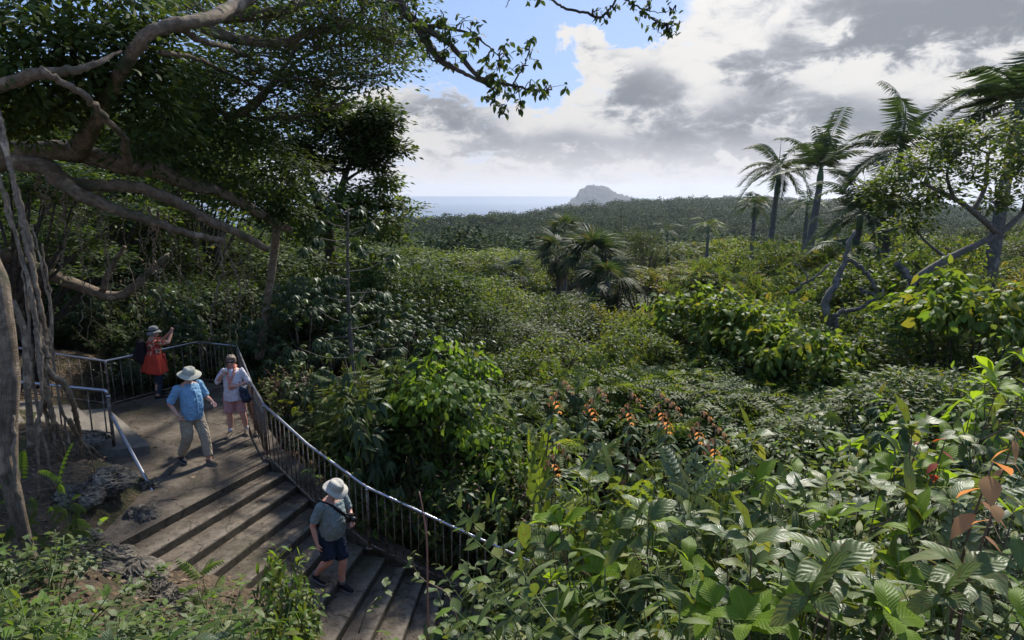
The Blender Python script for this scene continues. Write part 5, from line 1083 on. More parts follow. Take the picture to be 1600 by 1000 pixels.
def tree(key, px, py, d, R, label, cat='tree', group=None, sink=0):
    top = D(px, py, d); src = TR[key][int(tg.integers(len(TR[key])))]; z = gz(top[0], top[1]) - sink; H, R0 = src['dim']; h = max(1.2, top[2] - z)
    sx = R / R0; sz = h / H
    if src.name in used: o = copy_thing(src, (top[0], top[1], z), 0, (sx, sx, sz), label, cat, group)
    else: used.add(src.name); o = src; o.location = (top[0], top[1], z); o.scale = (sx, sx, sz); tag(o, label, cat, group)
    o.rotation_euler.z = tg.uniform(0, 6.28); TP.append((top[0], top[1], R)); return o
# ---- trees one can tell apart
for a in [('mid', 770, 520, 17, 1.9, 'round green tree between creeper mounds and dark middle trees'), ('bright', 870, 505, 18, 2.0, 'round light green tree in front of the dark middle trees'), ('mid', 925, 545, 16, 1.7, 'round green tree standing out above the orange shoots'), ('bright', 1000, 515, 17.5, 1.8, 'light green tree rising right above the orange shoots'), ('mid', 1065, 490, 20, 2.2, 'rounded green tree left behind the middle lime tree'),
        ('mid', 1250, 535, 15.5, 1.8, 'green tree rising out of the dark valley under the bare trunk'), ('bright', 1345, 500, 17, 1.9, 'light green tree right of the bare trunk foot'), ('mid', 1400, 440, 20, 2.2, 'green tree between the bare trunk and the stump'), ('bright', 770, 420, 33, 2.8, 'tall light green crown left of the low fan palm'), ('mid', 700, 440, 26, 2.4, 'rounded green crown rising over the creeper tree'), ('bright', 860, 455, 30, 2.4, 'light green crown right under the fan palms'),
        ('mid', 1120, 520, 17, 1.8, 'green crown under the middle lime tree'), ('yellow', 1180, 500, 18, 1.7, 'yellow tinged crown under the lime trees'), ('vinet', 688, 505, 11.2, 1.15, 'tree hung with bright heart leaved creeper, tallest past the handrail'), ('vinet', 735, 612, 10.8, .9, 'lower bright heart leaved creeper mound past the handrail'), ('sumac', 610, 540, 11.6, 1.2, 'feather leaved tree just left of the tall creeper'), ('sumac', 560, 610, 11.8, 1.0, 'feather leaved small tree beside the red brown bush'),
        ('rustyt', 740, 668, 10.7, 1.3, 'dome of small leaves with rusty orange shoots by the lower rail'), ('sumac', 800, 620, 12.0, 1.2, 'feather leaved tree right of the creeper mounds'), ('sumac', 850, 570, 13.6, 1.4, 'feather leaved tree in the shade of the dark middle trees'), ('mid', 1240, 352, 36, 2.6, 'green tree covering the foot of the tallest palm'), ('bright', 1190, 355, 42, 2.8, 'light tree covering the trunk of the left palm'),
        ('olive', 1320, 372, 30, 2.4, 'olive tree in front of the palm group foot'), ('mid', 1275, 385, 27, 2.2, 'dense green tree below the tallest palm trunk'), ('mid', 1395, 372, 27, 2.4, 'round green tree right below the slanting palm'), ('bright', 1150, 375, 40, 2.8, 'pale green tree left below the palm group'), ('mid', 1215, 440, 19.5, 1.9, 'broad green tree left of the bare forked trunk'),
        ('bright', 1020, 470, 18.5, 2.0, 'light green tree left of the middle lime tree'), ('heart', 1110, 425, 19, 2.0, 'tree of large drooping lime leaves in the middle of the slope'), ('heart', 1190, 452, 17.5, 1.7, 'tree with big hanging leaves right beside the middle lime one'), ('heart', 1265, 485, 16, 1.7, 'low tree with large heart leaves left of the bare trunks'),
        ('fine', 870, 432, 25, 3.0, 'dense dark small leaved tree in front of the fan palm'), ('fine', 800, 480, 21, 2.8, 'small leaved grey green tree at the middle of the forest'), ('grey', 940, 470, 23, 2.6, 'dusky small leaved tree right of the fan palm skirt'),
        ('layer', 940, 540, 15.5, 2.4, 'tree with flat feathery tiers above the orange shoots'), ('layer', 1060, 560, 14.5, 2.6, 'dark tiered tree behind the orange shoots'), ('layer', 1180, 580, 13.8, 2.8, 'wide tiered tree over the dark valley'), ('layer', 1290, 590, 13.5, 2.4, 'tiered tree right of the wide valley one'),
        ('layer', 1360, 530, 15.5, 2.4, 'tiered tree below the broken grey branches'), ('yellow', 980, 455, 24, 2.0, 'small yellow green tree right of the dusky one'), ('bright', 740, 375, 52, 4.6, 'bright yellow green tree at the forest edge below the sea'), ('bright', 680, 380, 50, 4.0, 'bright green tree left of the brightest one below the sea'),
        ('bright', 795, 378, 56, 4.2, 'bright green tree with yellow top left of the fan palm'), ('bright', 745, 435, 36, 3.6, 'rounded bright tree lower down towards the dark middle trees'), ('mid', 690, 400, 27, 2.6, 'open dark crowned tree rising left of the bright ones'), ('bright', 820, 425, 40, 3.0, 'bright tree tucked left under the fan palm'),
        ('scheff', 640, 455, 15.5, 1.6, 'fan leaved small tree right of the slender sapling', 'small tree'), ('scheff', 480, 420, 16.5, 1.7, 'dark fan leaved tree left of the slender sapling', 'small tree'),
        ('dark', 640, 370, 19.5, 2.5, 'dark tree whose branch reaches out over the bright forest'), ('mid', 560, 360, 20, 2.8, 'leafy green tree behind the slender sapling'), ('dark', 720, 450, 20, 2.2, 'dark glossy tree left of the small leaved middle ones'),
        ('mid', 1430, 470, 16, 2.3, 'green tree under the leaning bare trunk'), ('heart', 1530, 395, 15, 2.1, 'rounded tree with layered lime leaves near the right edge'), ('mid', 1390, 350, 24, 3.0, 'green tree below the windswept palms'), ('bright', 1470, 345, 26, 2.8, 'light green tree behind the leaning trunk'),
        ('olive', 1300, 395, 27, 2.6, 'pale olive tree around the tall palm foot'), ('olive', 1130, 400, 33, 3.0, 'olive tree with reddish flush below the small palm'), ('yellow', 1020, 395, 40, 3.0, 'pale yellowish tree right behind the fan palm'), ('grey', 1000, 340, 62, 3.0, 'dead looking brownish tree on the skyline beside the thin pine'),
        ('olive', 1210, 420, 24, 2.4, 'olive leaved tree between the lime tree and the grey branches'), ('mid', 1480, 560, 10.5, 1.9, 'dark green small tree over the right slope'), ('mid', 1360, 620, 10.8, 1.6, 'small green tree at the right rim of the dark valley'), ('grey', 1600, 420, 19, 3.0, 'grey green tree cut by the right edge')]:
    tree(*a)
# ---- the forest that closes the view
def canopy(px, d):
    py = np.interp(d, [12, 14, 18, 25, 38, 65, 110], [622, 592, 545, 498, 452, 404, 366])
    if px > 1300: py -= (px - 1300) * .20 * (1 if d < 45 else .5)
    if px > 1000 and d > 50: py -= 12
    if px > 1140 and 23 < d < 64: py -= 26
    if px < 860 and d < 34: py -= (860 - px) * .22
    return py
zl = {13.5: 'in the hollow past the orange shoots', 16.5: 'across the hollow below the lime tree', 20: 'around the middle lime tree', 25: 'between the lime tree and the fan palm', 31: 'level with the bare broken trunks', 39: 'around the fan palm', 49: 'behind the fan palm', 61: 'near the small far palm', 76: 'below the far wooded hills', 95: 'at the foot of the far hills'}
ln = dict(fine='small leaved dark tree', mid='broad leaved green tree', bright='bright green tree', layer='tiered feathery tree', heart='large leaved lime tree', grey='grey green tree', yellow='yellowish tree', far='grey green forest tree', farb='bright forest tree', olive='olive green tree', dark='dark leaved tree', wall='dense dark tree', scheff='fan leaved tree')
for d in (13.5, 16.5, 20, 25, 31, 39, 49, 61, 76, 95):
    px = 850 if d < 16 else (760 if d < 24 else 640)
    Rm = np.interp(d, [13, 30, 95], [1.8, 2.9, 5.0])
    while px < 1690:
        x_ = (px - 800) / F * d
        if all((x_ - a) ** 2 + (d - b) ** 2 > (.52 * (r + Rm)) ** 2 for a, b, r in TP):
            if d < 22: k = tg.choice(['layer', 'mid', 'bright', 'mid', 'olive', 'heart', 'yellow'])
            elif d < 45: k = tg.choice(['fine', 'mid', 'bright', 'olive', 'grey', 'yellow', 'bright', 'bright'])
            else: k = tg.choice(['far', 'farb', 'far', 'grey', 'farb' if px < 900 else 'far', 'farb' if px < 860 else 'olive'])
            tree(k, px + tg.uniform(-10, 10), canopy(px, d) + (np.clip(tg.normal(), -1.3, 2) * 26 + 10) * (26 / d) ** .7, d * tg.uniform(.94, 1.06), Rm * tg.uniform(.75, 1.2), ln[k] + ' ' + zl[d], 'tree', ln[k] + ' ' + zl[d])
        px += Rm * 1.42 / d * F * .95 * tg.uniform(.8, 1.2)
# ---- the dark wood left of the stairs
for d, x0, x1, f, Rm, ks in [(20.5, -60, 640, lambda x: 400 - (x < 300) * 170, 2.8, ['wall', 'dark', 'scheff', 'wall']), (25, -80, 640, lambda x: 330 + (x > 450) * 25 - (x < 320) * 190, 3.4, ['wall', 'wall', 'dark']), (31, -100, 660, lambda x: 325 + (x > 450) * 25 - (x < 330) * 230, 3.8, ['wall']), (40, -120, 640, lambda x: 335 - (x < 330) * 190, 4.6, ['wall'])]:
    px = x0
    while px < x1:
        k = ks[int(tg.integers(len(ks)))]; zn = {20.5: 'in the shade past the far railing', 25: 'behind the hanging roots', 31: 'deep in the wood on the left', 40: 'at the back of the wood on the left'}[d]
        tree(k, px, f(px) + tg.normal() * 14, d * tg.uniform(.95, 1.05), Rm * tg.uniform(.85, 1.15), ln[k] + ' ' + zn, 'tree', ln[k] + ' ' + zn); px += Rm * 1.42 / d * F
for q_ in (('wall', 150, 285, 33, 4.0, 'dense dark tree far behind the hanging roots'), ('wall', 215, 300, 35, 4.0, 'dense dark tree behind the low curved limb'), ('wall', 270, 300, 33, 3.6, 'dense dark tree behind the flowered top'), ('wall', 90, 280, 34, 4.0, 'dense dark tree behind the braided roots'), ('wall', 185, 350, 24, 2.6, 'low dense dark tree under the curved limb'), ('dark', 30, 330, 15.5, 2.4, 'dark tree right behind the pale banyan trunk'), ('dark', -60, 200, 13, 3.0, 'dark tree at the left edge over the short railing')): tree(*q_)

# ================================================================== palms
def frond(mb_l, mb_r, base, az, el, L, g, nl=30, ll=.62, sweep=(0, 0, 0), droop=1.1, hang=.75, lw=.05):
    s = np.linspace(0, 1, 12); d = np.array((math.cos(az) * math.cos(el), math.sin(az) * math.cos(el), math.sin(el))); P = [np.array(base, float)]
    for i in range(11):
        P.append(P[-1] + d * L / 11); d = d + np.array((0, 0, -droop / 11 * (1 + s[i]))) + np.array(sweep) / 11 * (.4 + s[i]); d /= np.linalg.norm(d)
    P = np.array(P); tube(mb_r, P, [.034, .010], 4, cap=False)
    t = np.linspace(.14, .99, nl); p = np.stack([np.interp(t, s, P[:, c]) for c in range(3)], 1); T_ = nrm(np.stack([np.interp(t, s, np.gradient(P[:, c])) for c in range(3)], 1)); Sd = nrm(np.cross(T_, (0, 0, 1.)) + 1e-6)
    prof = ll * (.45 + .75 * np.sin(np.clip(t, 0, 1) ** .8 * math.pi * .93)); 
    for q in (-1, 1):
        A = Sd * q * .95 + T_ * .55 + np.array((0, 0, -hang)) + np.array(sweep) * .45 + randu(nl, g) * .14; addp(mb_l, T_leaf(lw / .6, 3, .15, .45, peak=.3), p, A, np.cross(T_, A) * q + (0, 0, .6), prof * g.uniform(.8, 1.1, nl))
def make_palm(label, pos, H, L=2.6, nf=16, sweep=(-.6, 0, 0), trunk_r=.16, lean=(0, 0), seed=1, shaft=True, spear=True, ll=.62, elr=(-.35, 1.25), bottle=.3, drp=1.25, dens=44, leaf='leaf_palm'):
    g = np.random.default_rng(seed); r = empty('palm_tree', pos, label=label, cat='palm'); w = MB()
    top = np.array((lean[0], lean[1], H)); P = spline([(0, 0, -.5), (lean[0] * .35, lean[1] * .35, H * .5), top], 14); tube(w, P, np.array([1.25, 1.0 + bottle, .95 + bottle * .5, .78]) * trunk_r, 12, lump=.03, rg=g); w.build('trunk', 'bark_palm', r)
    c = top.copy()
    if shaft: s_ = MB(); tube(s_, spline([top, top + (0, 0, L * .18), top + (0, 0, L * .36)], 8), [trunk_r * .78, trunk_r * .85, trunk_r * .35], 12); s_.build('crownshaft', 'crownshaft', r); c = top + (0, 0, L * .33)
    for i in range(nf):
        el = elr[0] + (elr[1] - elr[0]) * ((i + .5) / nf) ** .9; fl = MB(); fr = MB(); frond(fl, fr, c - (0, 0, (1 - i / nf) * .12), i * 2.4 + g.uniform(-.3, .3), el + g.normal() * .12, L * g.uniform(.7, 1.12), g, dens, ll, sweep, droop=drp + .4 * g.random())
        o = fl.build('frond', leaf, r); fr.build('midrib', 'stem_green', o)
    if spear: s_ = MB(); tube(s_, [c, c + (0, 0, L * .3), c + (.02, 0, L * .62)], [.035, .03, .008], 6); s_.build('spear_leaf', 'stem_green', r)
    return r
def palm_at(px, py, d, label, H=None, **kw):
    c = D(px, py, d); base = gz(c[0], c[1]); L = kw.get('L', 2.6); h = c[2] - base - L * .33; return make_palm(label, (c[0] - kw.get('lean', (0, 0))[0], c[1] - kw.get('lean', (0, 0))[1], base), h, **kw)
palm_at(1217, 262, 50, 'feather palm leaning left of the tallest palm', L=3.3, seed=2, nf=15, lean=(.4, 0), trunk_r=.20, sweep=(-.55, 0, -.1), ll=.8)
palm_at(1283, 262, 44, 'tallest feather palm with pale thick trunk and upright spear leaf', L=4.0, seed=3, nf=14, lean=(.7, 0), trunk_r=.26, bottle=.25, sweep=(-.10, 0, .15), ll=.95, elr=(.0, 1.45), drp=.85)
palm_at(1408, 232, 34, 'windswept feather palm behind the leafy right tree', L=3.9, seed=4, nf=17, lean=(.5, 0), trunk_r=.2, sweep=(-.95, 0, 0), ll=.9)
palm_at(1345, 330, 34, 'lower feather palm right of the tallest one with slanting trunk', L=3.0, seed=5, nf=20, lean=(1.0, 0), trunk_r=.2, sweep=(-.5, 0, 0), ll=.7)
palm_at(1592, 158, 27, 'large windswept palm at the top of the right edge', L=3.4, seed=6, nf=18, lean=(.3, 0), trunk_r=.24, sweep=(-.9, 0, -.05), ll=1.0)
palm_at(1107, 352, 78, 'small light green palm on the skyline right of the rocky hill', L=3.0, seed=7, nf=11, sweep=(.05, 0, 0), trunk_r=.18, ll=.75, leaf='leaf_mid', spear=False, dens=20)
palm_at(1043, 360, 88, 'far small palm beside the thin pine', L=2.7, seed=8, nf=11, sweep=(-.1, 0, 0), trunk_r=.18, ll=.7, spear=False, dens=20)
palm_at(1262, 320, 58, 'short palm half hidden left of the tallest trunk', L=2.8, seed=9, nf=12, sweep=(-.4, 0, 0), trunk_r=.18, ll=.75, spear=False, dens=22)
palm_at(1180, 318, 56, 'low ragged palm at the left end of the palm group', L=2.6, seed=10, nf=12, sweep=(-.6, 0, -.2), trunk_r=.18, ll=.75, spear=False, dens=22)
palm_at(1330, 395, 30, 'low palm with hanging fronds at the foot of the palm group', L=2.2, seed=12, nf=12, sweep=(-.3, 0, -.3), trunk_r=.16, ll=.65, spear=False)
def fan_palm(label, px, py, d, Rr, nf, seed, leaf='leaf_palm', skirt=5):
    g = np.random.default_rng(seed); c = D(px, py, d); zb = gz(c[0], c[1]); r = empty('fan_palm', (c[0], c[1], zb), label=label, cat='palm'); H = c[2] - zb
    w = MB(); tube(w, spline([(0, 0, -.4), (.1, 0, H * .5), (0, 0, H)], 10), [.22, .18, .17], 10, lump=.05, rg=g); w.build('trunk', 'bark_palm', r)
    lf = T_leaf(.065, 4, .12, .75, peak=.35)
    for i in range(nf + skirt):
        dead = i < skirt; f = (i - skirt + .5) / nf; az = i * 2.4 + g.uniform(-.3, .3); el = -1.1 if dead else -.55 + 1.85 * max(f, 0)
        d_ = np.array((math.cos(az) * math.cos(el), math.sin(az) * math.cos(el), math.sin(el))); pl = Rr * .48; e = np.array((0, 0, H)) + d_ * pl; b = MB(); tube(b, spline([(0, 0, H), np.array((0, 0, H)) + d_ * pl * .5 + (0, 0, .05), e], 6), [.03, .015], 4, mi=1, cap=False)
        k = 26; a = np.linspace(-2.2, 2.2, k); s_ = nrm(np.cross(d_, (0, 0, 1.))); n_ = np.cross(s_, d_)
        A = d_ * np.cos(a)[:, None] + s_ * np.sin(a)[:, None] + n_ * .12; addp(b, lf, np.repeat(e[None], k, 0), A, np.tile(n_, (k, 1)) + randu(k, g) * .1, Rr * .62 * g.uniform(.85, 1.1, k), 0)
        b.build('frond', ['leaf_rust' if dead and i % 2 else leaf, 'stem_green'], r)
    return r
fan_palm('great fan palm with drooping fronds in the middle of the forest', 925, 402, 40, 2.3, 24, 1)
fan_palm('second fan palm with stiff dark fronds joined to the great one', 872, 396, 44, 2.0, 18, 2)
fan_palm('small dark fan palm poking up behind the great one', 882, 362, 52, 1.9, 14, 3, skirt=2)
fan_palm('fan palm whose drooping fronds hang low beside the dark tree', 950, 440, 37, 2.1, 14, 4, skirt=4)
fan_palm('small fan palm among the bright trees under the sea', 800, 430, 42, 1.8, 12, 5, skirt=2)
# thin dark pine on the skyline and the clumps at the shore side
def pine(label, px, py, d, Rr, H0=None, group=None):
    c = D(px, py, d); zb = gz(c[0], c[1]); H = c[2] - zb if H0 is None else H0; zb = c[2] - H; r = empty('pine_tree', (c[0], c[1], zb), label=label, cat='pine', group=group); g = np.random.default_rng(int(px)); w = MB(); tube(w, [(0, 0, 0), (0, 0, H * .5), (0, 0, H)], [.16, .04], 6); w.build('trunk', 'bark_dark', r)
    f = MB(); n = 700; t = g.random(n) ** .8; z = H * (.25 + .75 * t); lay = np.round(z / .7) * .7; a = g.uniform(0, 6.28, n); rr = Rr * (1 - t * .85) * g.random(n) ** .5; P = np.stack([rr * np.cos(a), rr * np.sin(a), lay + rr * .2], 1); A = np.stack([np.cos(a), np.sin(a), .3 + 0 * a], 1); addp(f, TDn, P, A, (0, 0, 1.) + randu(n, g) * .3, .5 * g.uniform(.7, 1.2, n)); f.build('crown', 'leaf_dark', r)
pine('thin dark pine standing alone below the rocky hill', 972, 318, 130, 1.0)
for q, (px, py, rr) in enumerate([(738, 333, 5), (752, 335, 3.5), (763, 332, 4.5), (772, 337, 3.5)]):
    d = 405; c = D(px, py, d); tree('dark', px, py, d, rr, 'tall tree sticking up from the far wood against the sea', 'tree', 'tall trees of the far wood against the sea')
# ================================================================== right hand tree and bare broken trunks
def lobes_px(L): return [(tuple(D(px, py, d)), r) for px, py, d, r in L]
g = np.random.default_rng(31); o_ = D(1450, 450, 21); r_ = empty('broadleaf_tree', o_, label='large leaning tree with open leafy crown at the right edge', cat='tree')
w = MB(); K = lambda *L: [D(*q) - o_ for q in L]
tube(w, spline(K((1415, 470, 21), (1430, 438, 21), (1480, 405, 21), (1560, 365, 21.3), (1600, 330, 21.6)), 24), [.11, .12, .11, .09, .07], 9, lump=.12, rg=g)
for L, rr in [(((1560, 365, 21.3), (1520, 330, 21), (1490, 310, 20.8), (1440, 285, 20.5)), (.12, .05)), (((1520, 330, 21), (1540, 290, 21.4), (1545, 240, 21.6), (1570, 215, 21.5)), (.08, .03)), (((1490, 310, 20.8), (1480, 270, 20.4), (1500, 230, 20.4)), (.06, .02)), (((1480, 405, 21), (1440, 370, 21), (1420, 330, 21)), (.06, .02)), (((1600, 330, 21.6), (1610, 260, 21), (1580, 225, 21)), (.09, .03)), (((1545, 240, 21.6), (1500, 225, 21.), (1460, 245, 20.6)), (.04, .02))]:
    tube(w, spline(K(*L), 12), rr, 6, rg=g)
LB = lobes_px([(1400, 285, 20.5, .55), (1430, 320, 20.5, .5), (1450, 265, 20.4, .6), (1490, 240, 20.4, .65), (1540, 225, 21, .7), (1590, 220, 21, .8), (1520, 280, 20.6, .6), (1575, 275, 21.4, .7), (1470, 310, 21, .45), (1610, 260, 21, .8), (1555, 320, 21.5, .45), (1420, 355, 21, .45), (1395, 325, 20.6, .4), (1620, 310, 21.5, .8), (1372, 300, 20.8, .3), (1480, 215, 20.8, .4)])
cr = MB(); hs = lobe_leaves(cr, [(np.array(c) - o_, r) for c, r in LB], TL3, .19, 30, 13, .22, g, mis=[(0, 0, .75), (1, .75, 1.01)])
for (c, r), h in zip(LB, hs):
    for p in h[:7]: tube(w, spline([np.array(c) - o_, (np.array(c) - o_ + p) / 2 + randu(1, g)[0] * .06, p], 4), [.03, .01], 3, cap=False)
w.build('trunk', 'bark_grey', r_); cr.build('crown', ['leaf_mid', 'leaf_bright'], r_)
def bare(name, label, origin, L, cat='dead tree'):
    o_ = D(*origin); r = empty(name, o_, label=label, cat=cat); w = MB()
    for pts, rr in L: P = spline([D(*q) - o_ for q in pts], 5 * len(pts)); P[1:-1] += rng.normal(size=P[1:-1].shape) * .03; tube(w, P, rr, 8, lump=.16, rg=rng)
    w.build('branch', 'bark_grey', r); return r
bare('dead_tree', 'pale bare forked trunk leaning in the green below the palms', (1300, 510, 19), [(((1300, 520, 18), (1290, 475, 18), (1308, 440, 18.2), (1320, 405, 18.4), (1334, 360, 18.7)), (.09, .10, .09, .07, .045)), (((1302, 515, 18), (1306, 492, 17.8), (1330, 485, 17.8), (1352, 478, 17.8), (1374, 462, 17.8), (1380, 452, 18)), (.06, .06, .045, .03)), (((1374, 462, 17.8), (1350, 455, 17.9), (1345, 450, 18)), (.05, .04)), (((1318, 405, 18.4), (1345, 418, 18.2), (1362, 440, 18), (1372, 458, 17.9)), (.06, .04)), (((1301, 492, 17.9), (1308, 508, 17.7), (1306, 520, 17.6)), (.07, .04))])
bare('dead_tree', 'stubby bare stump beside the leaning bare trunk', (1425, 445, 19), [(((1430, 455, 19), (1415, 425, 19), (1402, 412, 19)), (.12, .10, .09))])
bare('dead_tree', 'thin bare leaning stem left of the pale forked trunk', (1250, 450, 20), [(((1235, 460, 20), (1262, 440, 20), (1300, 410, 20)), (.05, .03)), (((1262, 440, 20), (1258, 425, 20.2), (1240, 408, 20.4)), (.03, .015))])

# the slender sapling with its leaves in wheels
g = np.random.default_rng(91); o_ = D(545, 470, 13.6); zb = gz(o_[0], o_[1]); r_ = empty('fan_leaved_sapling', (o_[0], o_[1], zb), label='slender fan leaved sapling with a straight grey stem behind the railing', cat='sapling'); w = MB(); f = MB(); H_ = D(555, 320, 13.6)[2] - zb
tube(w, spline([(0, 0, -.2), (.03, 0, H_ * .3), (-.02, .03, H_ * .65), (.08, 0, H_)], 20), [.065, .055, .04, .02], 8, lump=.06, rg=g)
PB = T_palmate(8, T_leaf(.30, 5, .14, .4), .62, .5, .36)
for k in range(26):
    z = H_ * (.34 + .66 * k / 25); a = k * 2.4 + g.normal() * .3; L = g.uniform(.6, 1.25) * (1.1 - .5 * k / 25); e = np.array((math.cos(a) * L, math.sin(a) * L, z + L * g.uniform(.1, .45))); P = spline([(0, 0, z), e * (.5, .5, 0) + (0, 0, z + .05), e], 7); tube(w, P, [.018, .009], 4, cap=False)
    n = 5; ad = g.uniform(0, 6.28, n); A = np.stack([np.cos(ad) + math.cos(a), np.sin(ad) + math.sin(a), g.uniform(-.3, .3, n)], 1); addp(f, PB, np.tile(e, (n, 1)) + g.normal(size=(n, 3)) * .03, A, (0, 0, 1.) + randu(n, g) * .35, g.uniform(.30, .42, n))
w.build('trunk', 'bark_grey', r_); f.build('crown', 'leaf_gloss', r_)

for objs in list(PL.values()) + list(TR.values()):
    for o in objs:
        if o.name not in used:
            for c in KIDS[o.name]: bpy.data.objects.remove(c)
            bpy.data.objects.remove(o)

# ================================================================== the banyan on the left
g = np.random.default_rng(51); o_ = np.array((-9.6, 9.0, gz(-9.6, 9.0))); ban = empty('banyan_tree', o_, label='huge old banyan with spreading limbs and hanging roots over the landing', cat='banyan')
B_ = lambda *L: [D(*q) - o_ for q in L]
LIMBS = [(((-260, 620, 11.5), (-200, 450, 11.5), (-90, 300, 11.5), (0, 245, 11.6), (60, 236, 11.7), (120, 238, 11.9), (190, 258, 12.2), (250, 268, 12.6), (300, 290, 13.2), (345, 300, 13.8), (400, 330, 14.6), (432, 350, 15.2), (455, 359, 15.4)), (.36, .32, .27, .22, .19, .18, .17, .145, .125, .10, .10, .10, .095)),
    (((20, 250, 11.6), (70, 262, 11.5), (105, 285, 11.5), (150, 290, 11.7), (215, 293, 12), (270, 312, 12.4), (330, 345, 13), (380, 368, 13.5), (419, 390, 13.9)), (.17, .14, .125, .105, .10, .10, .095, .085, .075)),
    (((80, 275, 11.5), (130, 305, 11.4), (190, 330, 11.6), (250, 350, 11.9), (300, 366, 12.2), (352, 377, 12.6)), (.13, .11, .09, .08, .06, .05)),
    (((62, 105, 8.4), (85, 122, 8.5), (130, 150, 8.8), (165, 185, 9.3), (192, 213, 10.2), (196, 235, 11), (207, 268, 12.0)), (.035, .042, .045, .045, .042, .06, .09)),
    (((-40, 150, 9), (40, 120, 8.9), (95, 112, 8.8), (145, 102, 8.9), (190, 80, 9.3)), (.10, .085, .06, .04, .015)),
    (((190, 110, 9.9), (215, 72, 9.7), (240, 48, 9.7), (285, 35, 10), (330, 28, 10.6), (370, 8, 11.4), (440, -30, 12)), (.085, .09, .09, .095, .10, .10, .09)),
    (((190, 110, 9.9), (150, 190, 10.8), (120, 238, 11.9)), (.085, .11, .2)),
    (((240, 50, 9.75), (285, 47, 10.2), (310, 62, 10.6), (350, 72, 11.6), (390, 90, 13.2), (430, 115, 13.6), (500, 130, 14.2)), (.05, .045, .045, .045, .04, .03, .02)),
    (((310, 40, 12.6), (370, 62, 13), (440, 66, 13.6), (500, 45, 14.2), (570, 42, 14.8), (640, 55, 15.4)), (.11, .09, .08, .07, .045, .02)),
    (((250, 82, 10.2), (310, 92, 11), (350, 112, 13), (400, 135, 13.5), (425, 143, 13.8)), (.04, .035, .03, .02)),
    (((350, 185, 14), (385, 172, 14.2), (410, 150, 14.5), (440, 110, 15), (470, 70, 15.4), (520, 40, 15.8)), (.10, .09, .07, .05, .03)),
    (((385, 172, 14.2), (430, 130, 14.6), (480, 85, 15), (540, 68, 15.4), (600, 60, 15.8)), (.05, .04, .03, .015)),
    (((330, 28, 12.8), (420, 20, 13.2), (500, 0, 13.6), (580, -20, 14)), (.12, .10, .07, .03)),
    (((345, 175, 14), (420, 185, 14.5), (500, 175, 15), (560, 150, 15.4)), (.04, .04, .03, .015)),
    (((60, 420, 14), (120, 445, 14.4), (185, 462, 14.8), (235, 425, 15), (262, 398, 15.2)), (.14, .13, .11, .08, .05)), (((160, 455, 14.6), (178, 410, 14.6), (195, 385, 14.6)), (.07, .045)), (((0, 395, 13), (60, 420, 14)), (.16, .14))]
tr = MB()
for pts, rr in LIMBS:
    P = spline(B_(*pts), 6 * len(pts)); P[1:-1] += g.normal(size=P[1:-1].shape) * .010; tube(tr, P, rr, 14, lump=.10, rg=g)
tr.build('trunk', 'bark_banyan', ban)
# pole like root propping the long limb
b = MB(); tube(b, spline(B_((432, 358, 15.25), (428, 400, 15.7), (418, 470, 16.0), (411, 525, 16.2), (405, 560, 16.3)), 20), [.095, .09, .09, .10, .12], 10, lump=.05, rg=g); tag(b.build('prop_root', 'bark_root', ban), 'straight brown root propping the end of the long limb')
# the near pale stems at the left edge
b = MB(); P = spline(B_((-40, 330, 6.6), (-15, 400, 6.4), (0, 440, 6.3), (8, 500, 6.2), (14, 560, 6.15), (16, 600, 6.1), (12, 680, 6.05), (18, 760, 6.0), (36, 830, 5.95), (58, 905, 5.9), (70, 960, 5.9)), 60); tube(b, P, [.06, .065, .07, .078, .08, .078, .08, .075, .065, .055, .06], 14, lump=.12, rg=g)
tube(b, spline(B_((0, 640, 6.0), (10, 700, 6.0), (30, 780, 5.9), (45, 850, 5.85), (66, 915, 5.8)), 26), [.03, .04, .04, .035, .04], 8, lump=.15, rg=g); b.build('aerial_stem', 'bark_banyan', ban)
b = MB(); tube(b, spline(B_((20, 470, 8.5), (38, 520, 8.5), (42, 600, 8.5), (46, 650, 8.6), (50, 700, 8.7)), 24), [.035, .04, .045, .04, .06], 12, lump=.14, rg=g); b.build('aerial_stem', 'bark_root', ban)
def root_(pts, rr, twist=0, k=1, wb=.02, mat='bark_root', sides=6):
    for q in range(k):
        P = spline(B_(*pts), 9 * len(pts)); n = len(P); t = np.linspace(0, 1, n)
        if twist: a = t * twist + q * 6.28 / k; P = P + np.stack([np.cos(a), np.sin(a), 0 * a], 1) * (rr if np.ndim(rr) == 0 else rr[0]) * 1.15 * (.6 + .8 * t)[:, None]
        P[1:-1] += np.cumsum(g.normal(size=(n - 2, 3)), 0) * wb * .12 * np.sin(t[1:-1] * math.pi)[:, None] + g.normal(size=(n - 2, 3)) * wb * .2
        b = MB(); tube(b, P, rr, sides, lump=.18, rg=g); b.build('aerial_root', mat, ban)
root_(((-5, 170, 8.4), (8, 230, 8.2), (25, 300, 8), (38, 360, 7.9), (48, 420, 7.8), (52, 470, 7.7), (62, 520, 7.7), (72, 560, 7.7)), (.022, .03, .036, .038), 9, 2, .03)
root_(((-8, 250, 8.2), (8, 330, 8), (30, 380, 7.9), (50, 450, 7.75), (60, 520, 7.7)), (.02, .028), 6, 1)
root_(((56, 500, 7.7), (64, 560, 7.6), (72, 600, 7.6), (80, 640, 7.7), (90, 690, 7.9), (100, 720, 8.1)), (.022, .028, .024, .016), 8, 3, .04)
root_(((60, 560, 7.65), (78, 590, 7.7), (92, 600, 7.8), (110, 640, 8), (120, 680, 8.4), (124, 715, 8.8)), (.04, .045, .035, .02), 2, 1)
